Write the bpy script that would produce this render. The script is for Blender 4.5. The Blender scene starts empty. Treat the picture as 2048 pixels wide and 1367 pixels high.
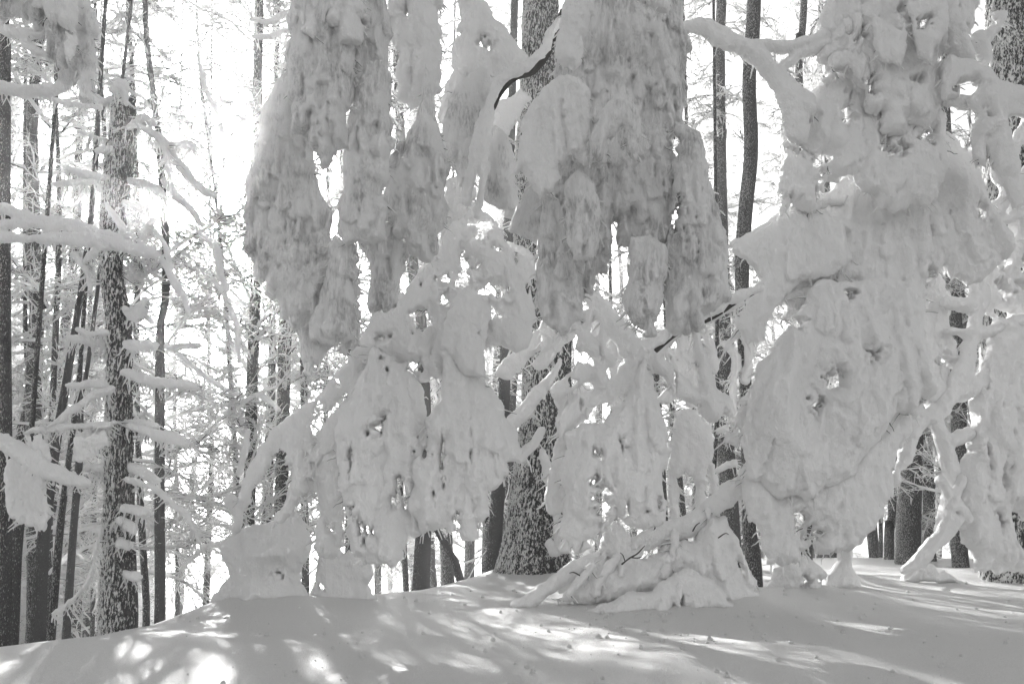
import bpy, math, random
import numpy as np
import openvdb as vdb
from mathutils import Vector, Matrix

S = bpy.context.scene
COL = S.collection
R_ = math.radians

# ------------------------------------------------------------------ camera
F = 1991.0                      # focal length in pixels of the 2048 px wide photograph (35 mm)
PITCH = math.atan((1000 - 683.5) / F)
CAMZ = 1.1
cam_d = bpy.data.cameras.new('camera')
cam = bpy.data.objects.new('camera', cam_d)
COL.objects.link(cam)
cam_d.sensor_width = 36
cam_d.lens = F * 36 / 2048
cam_d.clip_start = 0.05
cam_d.clip_end = 3000
cam.location = (0, 0, CAMZ)
cam.rotation_euler = (math.pi / 2 + PITCH, 0, 0)
S.camera = cam
CP, SP = math.cos(PITCH), math.sin(PITCH)


def at(px, py, D):
    """photo pixel + distance in front of the camera -> world point on the upright plane y = D"""
    a = (px - 1024) / F
    b = -(py - 683.5) / F
    y = CP - b * SP
    z = SP + b * CP
    k = D / y
    return a * k, D, CAMZ + z * k


# ------------------------------------------------------------------ world + sun
sx, sy, sz = at(443, 448, 1.0)
SUN = Vector((sx, sy, sz - CAMZ)).normalized()
EL = math.asin(SUN.z)
AZ = math.atan2(SUN.x, SUN.y)
w = bpy.data.worlds.new("World")
S.world = w
w.use_nodes = True
nt = w.node_tree
nt.nodes.clear()
sky = nt.nodes.new('ShaderNodeTexSky')
sky.sky_type = 'NISHITA'
sky.sun_disc = False
sky.sun_elevation = EL
sky.sun_rotation = AZ
sky.altitude = 900
sky.dust_density = 3.0
bw = nt.nodes.new('ShaderNodeRGBToBW')
bg = nt.nodes.new('ShaderNodeBackground')
bg.inputs['Strength'].default_value = 0.11
out = nt.nodes.new('ShaderNodeOutputWorld')
nt.links.new(sky.outputs[0], bw.inputs[0])
# aureole of the low sun
tc = nt.nodes.new('ShaderNodeTexCoord')
dot = nt.nodes.new('ShaderNodeVectorMath'); dot.operation = 'DOT_PRODUCT'
dot.inputs[1].default_value = SUN
nt.links.new(tc.outputs['Generated'], dot.inputs[0])


def wmath(op, a, b=None):
    n = nt.nodes.new('ShaderNodeMath'); n.operation = op
    for i, v in enumerate((a, b)):
        if v is None: continue
        if isinstance(v, (int, float)): n.inputs[i].default_value = v
        else: nt.links.new(v, n.inputs[i])
    return n.outputs[0]


d0 = wmath('MAXIMUM', dot.outputs['Value'], 0.0)
core = wmath('MULTIPLY', wmath('POWER', d0, 9000.0), 3000.0)
halo = wmath('MULTIPLY', wmath('POWER', d0, 350.0), 20.0)
tot = wmath('ADD', wmath('ADD', core, halo), bw.outputs[0])
nt.links.new(tot, bg.inputs['Color'])
nt.links.new(bg.outputs[0], out.inputs[0])

sl = bpy.data.lights.new('sun', 'SUN')
sl.energy = 5.0
sl.angle = R_(0.6)
sl.color = (1.0, 0.99, 0.98)
so = bpy.data.objects.new('sun', sl)
COL.objects.link(so)
so.rotation_euler = SUN.to_track_quat('Z', 'Y').to_euler()

S.view_settings.view_transform = 'Standard'
S.view_settings.look = 'None'
S.view_settings.gamma = 1
S.view_settings.use_curve_mapping = False
S.view_settings.exposure = 1.56
S.render.engine = 'CYCLES'
S.cycles.use_denoising = True
S.cycles.max_bounces = 12
S.cycles.diffuse_bounces = 8
S.cycles.glossy_bounces = 2
S.cycles.transmission_bounces = 8
S.cycles.volume_bounces = 1
S.cycles.sample_clamp_indirect = 8

# ------------------------------------------------------------------ helpers
RNG = np.random.default_rng(7)


def tag(o, label=None, cat=None, group=None, kind=None):
    if label: o['label'] = label
    if cat: o['category'] = cat
    if group: o['group'] = group
    if kind: o['kind'] = kind
    return o


def empty(name, loc):
    o = bpy.data.objects.new(name, None)
    o.empty_display_size = 0.2
    o.location = loc
    COL.objects.link(o)
    return o


def mesh_obj(name, V, Fc, mat, parent=None, smooth=True, attr=None):
    """V (n,3) in the parent's space (parent is unrotated), Fc (m,3|4)"""
    me = bpy.data.meshes.new(name)
    V = np.asarray(V, np.float32); Fc = np.asarray(Fc, np.int32)
    n, k = Fc.shape
    me.vertices.add(len(V)); me.vertices.foreach_set('co', V.ravel())
    me.loops.add(n * k); me.loops.foreach_set('vertex_index', Fc.ravel())
    me.polygons.add(n); me.polygons.foreach_set('loop_start', np.arange(0, n * k, k, dtype=np.int32))
    if smooth: me.polygons.foreach_set('use_smooth', np.ones(n, bool))
    if attr is not None:
        a = me.attributes.new('ridge', 'FLOAT', 'POINT')
        a.data.foreach_set('value', np.asarray(attr, np.float32))
    me.update(calc_edges=True)
    me.validate()
    if mat: me.materials.append(mat)
    o = bpy.data.objects.new(name, me)
    COL.objects.link(o)
    if parent: o.parent = parent
    return o


def lattice2(x, y, seed):
    """smooth value noise in -1..1 at arbitrary coordinates"""
    r = np.random.default_rng(seed)
    L = r.uniform(-1, 1, (256, 256)).astype(np.float32)
    xi = np.floor(x).astype(int); yi = np.floor(y).astype(int)
    fx = x - xi; fy = y - yi
    fx = fx * fx * (3 - 2 * fx); fy = fy * fy * (3 - 2 * fy)
    a = L[xi & 255, yi & 255]; b = L[(xi + 1) & 255, yi & 255]
    c = L[xi & 255, (yi + 1) & 255]; d = L[(xi + 1) & 255, (yi + 1) & 255]
    return (a * (1 - fx) + b * fx) * (1 - fy) + (c * (1 - fx) + d * fx) * fy


def fbm2(x, y, seed, octv=3, gain=0.5):
    s = 0; a = 1.0; t = 0
    for i in range(octv):
        s = s + a * lattice2(x * 2 ** i + 17.3 * i, y * 2 ** i + 5.1 * i, seed + i)
        t += a; a *= gain
    return s / t


def noise3(nu, nv, nw, su, sv, sw, seed):
    """separable trilinear value noise on a regular grid, cell sizes in voxels"""
    r = np.random.default_rng(seed)
    def W(n, s):
        t = np.arange(n) / s
        i = np.floor(t).astype(int); f = t - i; f = f * f * (3 - 2 * f)
        m = np.zeros((n, int(i.max()) + 2), np.float32)
        m[np.arange(n), i] = 1 - f; m[np.arange(n), i + 1] += f
        return m
    A, B, C = W(nu, su), W(nv, sv), W(nw, sw)
    L = r.uniform(-1, 1, (A.shape[1], B.shape[1], C.shape[1])).astype(np.float32)
    L = np.tensordot(A, L, (1, 0))
    L = np.tensordot(B, L, (1, 1)).transpose(1, 0, 2)
    return np.tensordot(L, C, (2, 1))


def poly_sdf(U, Vv, pts):
    """positive inside"""
    P = np.asarray(pts, float)
    best = np.full(U.shape, 1e18); ins = np.zeros(U.shape, bool)
    n = len(P)
    for i in range(n):
        ax, ay = P[i]; bx, by = P[(i + 1) % n]
        ex, ey = bx - ax, by - ay
        wx, wy = U - ax, Vv - ay
        t = np.clip((wx * ex + wy * ey) / (ex * ex + ey * ey + 1e-9), 0, 1)
        best = np.minimum(best, (wx - t * ex) ** 2 + (wy - t * ey) ** 2)
        if ay != by:
            c = ((ay <= Vv) & (by > Vv)) | ((by <= Vv) & (ay > Vv))
            ins ^= c & (U < ax + (Vv - ay) / (by - ay) * ex)
    d = np.sqrt(best)
    return np.where(ins, d, -d)


def line_sdf(U, Vv, pts):
    best = np.full(U.shape, -1e9)
    for (ax, ay, ar), (bx, by, br) in zip(pts[:-1], pts[1:]):
        ex, ey = bx - ax, by - ay
        wx, wy = U - ax, Vv - ay
        t = np.clip((wx * ex + wy * ey) / (ex * ex + ey * ey + 1e-9), 0, 1)
        d = ar + (br - ar) * t - np.hypot(wx - t * ex, wy - t * ey)
        best = np.maximum(best, d)
    return best


def smax(a, b, k):
    h = np.clip(0.5 + 0.5 * (a - b) / k, 0, 1)
    return b * (1 - h) + a * h + k * h * (1 - h)


def smooth_line(pts, sub=4):
    """Catmull-Rom through the control points"""
    P = np.asarray(pts, float)
    if len(P) < 3: return P
    Q = np.vstack([2 * P[0] - P[1], P, 2 * P[-1] - P[-2]])
    out = []
    for i in range(1, len(Q) - 2):
        for t in np.arange(sub) / sub:
            out.append(0.5 * ((2 * Q[i]) + (-Q[i - 1] + Q[i + 1]) * t + (2 * Q[i - 1] - 5 * Q[i] + 4 * Q[i + 1] - Q[i + 2]) * t * t
                              + (-Q[i - 1] + 3 * Q[i] - 3 * Q[i + 1] + Q[i + 2]) * t ** 3))
    out.append(P[-1])
    return np.array(out)


SEED = [100]
TRIS = [0]


def snow_mass(name, parent, mat, D, P=(), L=(), H=(), T=42, R=55, rag=7, st=5, lump=6, low=0.3, w0=0, tilt=0.0, vt=0.0, hz=0.0, step=3.0, fine=2.2, slit=1.15, fold=6, grow=2.0, thin=0.62, fronds=1.0, fl=1.0, fd=13, sseed=None, spur=0.0, spl=1.0,
              apex=None, rag_low=1.0, yflat=None):
    """A mass of snow: outlines P and snow-covered limbs L (x, y, radius) swell to a real thickness T (photo pixels at distance D),
    with combed vertical relief, ragged edges and holes; meshed from a voxel field."""
    if not P: fronds, fold, slit, thin = 0, 0, 9, 0.9
    SEED[0] += 11; sd = SEED[0]
    L = [smooth_line(l) for l in L]
    xs = [p[0] for q in P for p in q] + [p[0] - p[2] for q in L for p in q] + [p[0] + p[2] for q in L for p in q]
    ys = [p[1] for q in P for p in q] + [p[1] - p[2] for q in L for p in q] + [p[1] + p[2] for q in L for p in q]
    m = 14 + rag
    u = np.arange(min(xs) - m, max(xs) + m, step); v = np.arange(min(ys) - m, max(ys) + m, step)
    U, Vv = np.meshgrid(u, v, indexing='ij')
    # domain warp so traced corners lose their straightness
    Uw = U + 7 * fbm2(U / 38, Vv / 38, sd, 2); Vw = Vv + 6 * fbm2(U / 38 + 9, Vv / 38 + 4, sd + 1, 2)
    d = None
    for q in P:
        e = poly_sdf(Uw, Vw, q); d = e if d is None else smax(d, e, 10)
    for q in L:
        e = line_sdf(Uw, Vw, q); d = e if d is None else smax(d, e, 9)
    warp2 = fbm2(U / 9, Vv / 14, sd + 31, 2, .6)
    apex_x = apex[0] if apex else float(u.mean())
    if P: rag = rag * 1.25
    d = d + rag * (0.55 * fbm2(U / 17, Vv / 21, sd + 2, 3, 0.6) + 0.35 * fbm2(U / 45, Vv / 60, sd + 3, 2))
    # feathered lower ends
    dv = np.gradient(d, axis=1)
    d = d + rag_low * rag * 0.5 * np.clip(-dv / step, 0, 1) * fbm2(U / 8, Vv / 26, sd + 4, 2)
    T = T * thin; R = R * thin
    # overlapping hanging fronds: shingled relief on the face and scallops along the lower edge
    fh = np.zeros(U.shape)
    fsil = np.full(U.shape, -99.0)
    if fronds:
        rg = np.random.default_rng(sd + 30)
        ins = np.argwhere(d > 6)
        nf = int(len(ins) * step * step / 900.0 * fronds)
        if nf:
            pick = ins[rg.integers(0, len(ins), nf)]
            pick = pick[np.argsort(pick[:, 1])[::-1]]
            for (iu, iv) in pick:
                u0_, v0_ = u[iu], v[iv]
                ln = rg.uniform(40, 120) * fl; wd = rg.uniform(7, 17) * fl
                sl_ = (u0_ - apex_x) / max(120.0, v0_ - v[0] + 260.0) * 0.8 + rg.normal(0, .08)
                ue, ve = u0_ + sl_ * ln, v0_ + ln
                ie = int((ue - u[0]) / step); je = int((ve - v[0]) / step)
                if not (0 <= ie < len(u) and 0 <= je < len(v)): continue
                if d[ie, je] < -13: continue
                i0, i1 = max(0, int((min(u0_, ue) - wd - 8 - u[0]) / step)), min(len(u), int((max(u0_, ue) + wd + 8 - u[0]) / step) + 2)
                j0, j1 = max(0, int((v0_ - 10 - v[0]) / step)), min(len(v), int((ve + wd + 8 - v[0]) / step) + 2)
                uu = U[i0:i1, j0:j1]; vv = Vv[i0:i1, j0:j1]
                tt = np.clip(((uu - u0_) * (ue - u0_) + (vv - v0_) * ln) / ((ue - u0_) ** 2 + ln * ln), 0, 1)
                nz = warp2[i0:i1, j0:j1]
                df = (2 + (wd - 2) * tt ** 0.7) - np.hypot(uu - u0_ - tt * (ue - u0_), vv - v0_ - tt * ln) + nz * 4.5
                pr = np.sqrt(np.clip(1 - (1 - np.clip(df / (wd * .8), 0, 1)) ** 2, 0, 1))
                fh[i0:i1, j0:j1] = np.maximum(fh[i0:i1, j0:j1], np.where(df > 0, (fd * tt ** 1.3 + 3) * (0.45 + 0.55 * pr), 0))
                fsil[i0:i1, j0:j1] = np.maximum(fsil[i0:i1, j0:j1], df - 1.5)
        d = smax(d, fsil, 5)
    d = d + grow
    dh = np.full(U.shape, 99.0)
    sq = sd if sseed is None else sseed
    hn1 = fbm2(U / 14, Vv / 14, sq + 8, 3, .5); hn2 = fbm2(U / 12, Vv / 22, sq + 9, 3, .5); hn3 = fbm2(U / 18, Vv / 26, sq + 10, 3, .5)
    for h in H:
        cx, cy, rx, ry = h[:4]
        k = min(rx, ry)
        e = (np.hypot((U - cx + 5 * 4.5 * hn1) / rx, (Vv - cy + 9 * hn2) / ry) - 1 + 0.35 * hn3) * k
        dh = np.minimum(dh, e)
    if hz:
        e = fbm2(U / 24 + .3 * warp2, Vv / 48 + .3 * warp2, (sd if sseed is None else sseed) + 12, 3, 0.55)
        dh = np.minimum(dh, (hz - e) * 60)
    # slits of light between the hanging twigs, more of them low down
    sq = sd if sseed is None else sseed
    e = fbm2(U / 15 + .3 * warp2, Vv / 48 + .2 * warp2, sq + 20, 3, 0.5) + 0.35 * fbm2(U / 90, Vv / 90, sq + 21, 1)
    dh = np.minimum(dh, (slit - 0.10 * np.clip((Vv - v[0]) / (v[-1] - v[0]), 0, 1) - e) * 40)
    q = np.clip(d / R, 0, 1)
    hr = np.sqrt(np.clip(1 - (1 - np.clip(dh / 11, 0, 1)) ** 2, 0, 1))
    th = T * np.sqrt(np.clip(1 - (1 - q) ** 2, 0, 1)) * (1 + low * fbm2(U / 75, Vv / 110, sd + 5, 2)) * (0.25 + 0.75 * hr) * (hr > 0)
    d = np.minimum(d, dh)
    c = w0 + tilt * (U - u.mean()) + vt * (Vv - v.mean()) + 20 * fbm2(U / 80, Vv / 130, sd + 6, 2)
    if apex is None: apex = (u.mean(), v[0] - 500)
    A = (U - apex[0]) / (Vv - apex[1] + 60.0) * (v.mean() - apex[1] + 60)
    Aw = A + 10 * fbm2(U / 50, Vv / 70, sd + 15, 2)
    edge = np.clip(d / 14, 0, 1)
    low_end = 0.35 + 0.65 * np.clip((Vv - v[0]) / (v[-1] - v[0]) * 1.6, 0, 1)
    rel = edge * (st * low_end * (fbm2(Aw / 13, Vv / 62, sd + 7, 3, 0.55) + 0.5 * fbm2(Aw / 6, Vv / 16, sd + 10, 2)) + fold * (0.3 - np.abs(fbm2(Aw / 30, Vv / 150, sd + 16, 2)) * 1.6) + lump * fbm2(U / 40, Vv / 48, sd + 11, 2))
    rel = rel + fh * edge
    ext = T * (1 + low) + (fd + 3 if fronds else 0) + st * 1.5 + lump + fold + 10
    wl = np.arange((c.min() - ext), (c.max() + ext + 4), step * 1.25)
    W = wl[None, None, :]
    front = (c + th + rel)[:, :, None]; back = (c - 0.8 * th)[:, :, None]
    f = np.maximum(W - front, back - W)
    dd = d[:, :, None]
    f = np.where(dd > 0, np.maximum(f, -dd), np.sqrt((W - c[:, :, None]) ** 2 + dd ** 2)).astype(np.float32)
    nn = f.shape
    f += fine * noise3(*nn, 5.0, 6.0, 4.0, sd + 13) + 0.75 * fine * noise3(*nn, 2.2, 3.0, 2.0, sd + 14)
    f[0] = f[-1] = 20; f[:, 0] = f[:, -1] = 20; f[:, :, 0] = f[:, :, -1] = 20
    np.clip(f, -9, 9, out=f)
    g = vdb.FloatGrid(9.0)
    g.copyFromArray(np.ascontiguousarray(f))
    pts, quads = g.convertToQuads(isovalue=0.0)
    if len(quads) == 0: return None
    pu = u[0] + pts[:, 0] * step; pv = v[0] + pts[:, 1] * step; pw = wl[0] + pts[:, 2] * step * 1.25
    X, Y, Z = at(pu, pv, D)
    co = np.stack([X, D - pw * D / F, Z], 1)
    co -= np.array(parent.location)[None] if parent else 0
    TRIS[0] += len(quads) * 2
    if spur and parent:
        rg = np.random.default_rng(sd + 50)
        gu, gv = np.gradient(d, step)
        cand = np.argwhere((d > 1) & (d < 5) & (gv < 0.55))
        ns = int(len(cand) * spur / 9)
        if ns > 3:
            pk = cand[rg.integers(0, len(cand), ns)]
            a0 = pk[:, 0]; b0 = pk[:, 1]
            dirx = -gu[a0, b0] * 0.7 + rg.normal(0, .35, ns); diry = -gv[a0, b0] * 0.5 + 0.55 + rg.normal(0, .25, ns)
            nn_ = np.hypot(dirx, diry) + 1e-6
            ln = rg.uniform(6, 26, ns) * spl
            t5 = np.linspace(0, 1, 4)[None]
            du = (dirx / nn_ * ln)[:, None] * t5 + rg.normal(0, 1.0, (ns, 4)) * t5 * 2
            dv_ = (diry / nn_ * ln)[:, None] * t5 + 3 * t5 ** 2 + rg.normal(0, 1.0, (ns, 4)) * t5 * 2
            pu = u[a0][:, None] + du; pv = v[b0][:, None] + dv_
            pw = c[a0, b0][:, None] + rg.uniform(-.6, .8, (ns, 1)) * th[a0, b0][:, None] + rg.normal(0, 5, (ns, 1)) * t5
            X, Y, Z = at(pu, pv, D)
            PP = np.stack([X, D - pw * D / F, Z], -1)
            RR = (rg.uniform(1.3, 3.0, (ns, 1)) * (1 - 0.6 * t5)) * D / F
            tv, tq = tubes(PP, RR, 4)
            TRIS[0] += len(tq) * 2
            to = mesh_obj('twigs', tv - np.array(parent.location)[None], tq, M_FROST, parent)
            to['kind'] = 'stuff'
    # separate pieces become objects of their own; specks are dropped
    quads = np.asarray(quads).astype(np.int64)
    lab = np.arange(len(co))
    for _ in range(200):
        mq = lab[quads].min(1)
        l2 = lab.copy()
        for k_ in range(4): np.minimum.at(l2, quads[:, k_], mq)
        l2 = l2[l2]
        if np.array_equal(l2, lab): break
        lab = l2
    ids, cnt = np.unique(lab, return_counts=True)
    big_ = ids[cnt > max(60, 0.04 * cnt.max())]
    big_ = big_[np.argsort(-cnt[np.isin(ids, big_)])][:6]
    last = None
    for i_ in big_:
        sel = lab == i_
        qs = quads[sel[quads[:, 0]]]
        remap = np.cumsum(sel) - 1
        last = mesh_obj(name, co[sel], remap[qs][:, ::-1], mat, parent)
    return last


def tubes(Pn, Rn, sides, closed_tip=False):
    """batch of polylines Pn (n,k,3), radii Rn (n,k) -> verts, quads"""
    n, k, _ = Pn.shape
    T = np.gradient(Pn, axis=1)
    T /= np.linalg.norm(T, axis=2, keepdims=True) + 1e-9
    up = np.zeros_like(T); up[..., 2] = 1
    flat = np.abs(T[..., 2]) > 0.95
    up[flat] = (1, 0, 0)
    A = np.cross(T, up); A /= np.linalg.norm(A, axis=2, keepdims=True) + 1e-9
    B = np.cross(T, A)
    ang = np.arange(sides) / sides * 2 * np.pi
    V = Pn[:, :, None, :] + Rn[:, :, None, None] * (np.cos(ang)[None, None, :, None] * A[:, :, None, :] + np.sin(ang)[None, None, :, None] * B[:, :, None, :])
    idx = np.arange(n * k * sides).reshape(n, k, sides)
    a = idx[:, :-1]; b = idx[:, 1:]
    Q = np.stack([a, b, np.roll(b, -1, 2), np.roll(a, -1, 2)], -1).reshape(-1, 4)
    return V.reshape(-1, 3), Q


def join(parts):
    vs, fs, o = [], [], 0
    for v, f in parts:
        vs.append(v); fs.append(f + o); o += len(v)
    return np.vstack(vs), np.vstack(fs)


# ------------------------------------------------------------------ materials
def new_mat(name):
    m = bpy.data.materials.new(name)
    m.use_nodes = True
    t = m.node_tree
    return m, t, t.nodes['Principled BSDF'], (lambda a, b: t.links.new(a, b))


def snow_mat(name, base=0.86, sss=0.05, bump=0.02, scale=55, stretch=0.35, speck=0.0, bump2=0.0, sparkle=0.0):
    m, t, b, lk = new_mat(name)
    b.inputs['Roughness'].default_value = 0.55
    b.inputs['Specular IOR Level'].default_value = 0.25
    b.inputs['Base Color'].default_value = (base * 1.001, base, base * 0.998, 1)
    if sss:
        b.inputs['Subsurface Weight'].default_value = 1.0
        b.inputs['Subsurface Radius'].default_value = (1, 1, 1)
        b.inputs['Subsurface Scale'].default_value = sss
    tcn = t.nodes.new('ShaderNodeTexCoord')
    mp = t.nodes.new('ShaderNodeMapping')
    mp.inputs['Scale'].default_value = (1, 1, stretch)
    lk(tcn.outputs['Object'], mp.inputs[0])
    n = t.nodes.new('ShaderNodeTexNoise')
    n.inputs['Scale'].default_value = scale; n.inputs['Detail'].default_value = 4; n.inputs['Roughness'].default_value = 0.65
    lk(mp.outputs[0], n.inputs['Vector'])
    bp = t.nodes.new('ShaderNodeBump')
    bp.inputs['Distance'].default_value = bump
    bp.inputs['Strength'].default_value = 0.9
    lk(n.outputs['Fac'], bp.inputs['Height'])
    lk(bp.outputs[0], b.inputs['Normal'])
    if speck:
        n2 = t.nodes.new('ShaderNodeTexNoise')
        n2.inputs['Scale'].default_value = scale * 0.8; n2.inputs['Detail'].default_value = 5; n2.inputs['Roughness'].default_value = 0.7
        lk(mp.outputs[0], n2.inputs['Vector'])
        n3 = t.nodes.new('ShaderNodeTexNoise')
        n3.inputs['Scale'].default_value = scale * 0.06; n3.inputs['Detail'].default_value = 2
        lk(tcn.outputs['Object'], n3.inputs['Vector'])
        mu = t.nodes.new('ShaderNodeMath'); mu.operation = 'MULTIPLY'
        lk(n2.outputs['Fac'], mu.inputs[0]); lk(n3.outputs['Fac'], mu.inputs[1])
        cr = t.nodes.new('ShaderNodeValToRGB')
        cr.color_ramp.elements[0].position = 0.24; cr.color_ramp.elements[0].color = (base, base, base * .998, 1)
        e = base * (1 - speck)
        cr.color_ramp.elements[1].position = 0.42; cr.color_ramp.elements[1].color = (e, e, e, 1)
        lk(mu.outputs[0], cr.inputs[0]); lk(cr.outputs[0], b.inputs['Base Color'])
    if sparkle:
        n5 = t.nodes.new('ShaderNodeTexNoise'); n5.inputs['Scale'].default_value = 130; n5.inputs['Detail'].default_value = 2
        lk(tcn.outputs['Object'], n5.inputs['Vector'])
        c5 = t.nodes.new('ShaderNodeValToRGB')
        c5.color_ramp.elements[0].position = 0.3; c5.color_ramp.elements[0].color = (base * .86, base * .86, base * .85, 1)
        c5.color_ramp.elements[1].position = 0.65; c5.color_ramp.elements[1].color = (base * 1.05, base * 1.05, base * 1.04, 1)
        lk(n5.outputs['Fac'], c5.inputs[0]); lk(c5.outputs[0], b.inputs['Base Color'])
        vo = t.nodes.new('ShaderNodeTexVoronoi'); vo.inputs['Scale'].default_value = 160
        lk(tcn.outputs['Object'], vo.inputs['Vector'])
        sub = t.nodes.new('ShaderNodeVectorMath'); sub.operation = 'SUBTRACT'; sub.inputs[1].default_value = (.5, .5, .5)
        lk(vo.outputs['Color'], sub.inputs[0])
        sc = t.nodes.new('ShaderNodeVectorMath'); sc.operation = 'SCALE'; sc.inputs['Scale'].default_value = 1.7
        lk(sub.outputs[0], sc.inputs[0])
        ad = t.nodes.new('ShaderNodeVectorMath'); ad.operation = 'ADD'
        lk(sc.outputs[0], ad.inputs[0]); lk(bp.outputs[0], ad.inputs[1])
        no = t.nodes.new('ShaderNodeVectorMath'); no.operation = 'NORMALIZE'
        lk(ad.outputs[0], no.inputs[0])
        gl = t.nodes.new('ShaderNodeBsdfGlossy'); gl.inputs['Roughness'].default_value = 0.12
        gl.inputs['Color'].default_value = (1, 1, 1, 1)
        lk(no.outputs[0], gl.inputs['Normal'])
        mx = t.nodes.new('ShaderNodeMixShader'); mx.inputs[0].default_value = sparkle
        lk(b.outputs[0], mx.inputs[1]); lk(gl.outputs[0], mx.inputs[2])
        lk(mx.outputs[0], t.nodes['Material Output'].inputs[0])
    return m


M_SNOW = snow_mat('drift_snow', 0.88, 0.035, 0.04, 50, 0.5)
M_RIME = snow_mat('rimed_snow', 0.86, 0.025, 0.05, 80, 0.22, speck=0.45)
M_GROUND = snow_mat('ground_snow', 0.88, 0.0, 0.035, 75, 1.0, sparkle=0.10)


def bark_mat(name, dark=0.06, light=0.11, snow=0.42, scale=26, stretch=0.22, attr=False, soft=0.05, wind=-0.07):
    """bark with wind-plastered snow in broken vertical streaks"""
    m, t, b, lk = new_mat(name)
    b.inputs['Roughness'].default_value = 0.9
    b.inputs['Specular IOR Level'].default_value = 0.15
    tcn = t.nodes.new('ShaderNodeTexCoord')
    mp = t.nodes.new('ShaderNodeMapping'); mp.inputs['Scale'].default_value = (1, 1, stretch)
    lk(tcn.outputs['Object'], mp.inputs[0])
    n = t.nodes.new('ShaderNodeTexNoise'); n.inputs['Scale'].default_value = scale; n.inputs['Detail'].default_value = 6; n.inputs['Roughness'].default_value = 0.68
    lk(mp.outputs[0], n.inputs['Vector'])
    big = t.nodes.new('ShaderNodeTexNoise'); big.inputs['Scale'].default_value = 2.2; big.inputs['Detail'].default_value = 2
    lk(tcn.outputs['Object'], big.inputs['Vector'])
    ad = t.nodes.new('ShaderNodeMath'); ad.operation = 'MULTIPLY_ADD'
    lk(big.outputs['Fac'], ad.inputs[0]); ad.inputs[1].default_value = 0.08; lk(n.outputs['Fac'], ad.inputs[2])
    gn = t.nodes.new('ShaderNodeNewGeometry'); sx_ = t.nodes.new('ShaderNodeSeparateXYZ'); lk(gn.outputs['Normal'], sx_.inputs[0])
    wd = t.nodes.new('ShaderNodeMath'); wd.operation = 'MULTIPLY_ADD'
    lk(sx_.outputs['X'], wd.inputs[0]); wd.inputs[1].default_value = wind; lk(ad.outputs[0], wd.inputs[2])
    src = wd.outputs[0]
    if attr:
        at_ = t.nodes.new('ShaderNodeAttribute'); at_.attribute_name = 'ridge'
        a2 = t.nodes.new('ShaderNodeMath'); a2.operation = 'MULTIPLY_ADD'
        lk(at_.outputs['Fac'], a2.inputs[0]); a2.inputs[1].default_value = 0.14; lk(src, a2.inputs[2])
        src = a2.outputs[0]
    cr = t.nodes.new('ShaderNodeValToRGB')
    p = 0.74 - snow * 0.4
    cr.color_ramp.elements[0].position = p; cr.color_ramp.elements[0].color = (0, 0, 0, 1)
    cr.color_ramp.elements[1].position = p + soft; cr.color_ramp.elements[1].color = (1, 1, 1, 1)
    lk(src, cr.inputs[0])
    n2 = t.nodes.new('ShaderNodeTexNoise'); n2.inputs['Scale'].default_value = scale * 1.7; n2.inputs['Detail'].default_value = 5
    lk(mp.outputs[0], n2.inputs['Vector'])
    c2 = t.nodes.new('ShaderNodeValToRGB')
    c2.color_ramp.elements[0].position = 0.35; c2.color_ramp.elements[0].color = (dark, dark, dark, 1)
    c2.color_ramp.elements[1].position = 0.65; c2.color_ramp.elements[1].color = (light, light, light, 1)
    lk(n2.outputs['Fac'], c2.inputs[0])
    mx = t.nodes.new('ShaderNodeMix'); mx.data_type = 'RGBA'
    lk(cr.outputs[0], mx.inputs['Factor']); lk(c2.outputs[0], mx.inputs['A']); mx.inputs['B'].default_value = (.84, .84, .83, 1)
    lk(mx.outputs['Result'], b.inputs['Base Color'])
    h = t.nodes.new('ShaderNodeMath'); h.operation = 'MULTIPLY_ADD'
    lk(cr.outputs[0], h.inputs[0]); h.inputs[1].default_value = 0.8; lk(n2.outputs['Fac'], h.inputs[2])
    bp = t.nodes.new('ShaderNodeBump'); bp.inputs['Distance'].default_value = 0.02
    lk(h.outputs[0], bp.inputs['Height']); lk(bp.outputs[0], b.inputs['Normal'])
    return m


M_BARK_HERO = bark_mat('plated_spruce_bark', 0.025, 0.07, 0.45, 60, 0.34, attr=True, soft=0.05)
M_BARK_SPEC = bark_mat('rime_specked_bark', 0.045, 0.10, 0.42, 110, 0.34, soft=.09)
M_BARK_BEECH = bark_mat('grey_beech_bark', 0.08, 0.13, 0.26, 130, 0.30, soft=.08)
M_BARK_SNAG = bark_mat('snow_plastered_bark', 0.045, 0.10, 0.54, 60, 0.24, soft=0.04)


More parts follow.
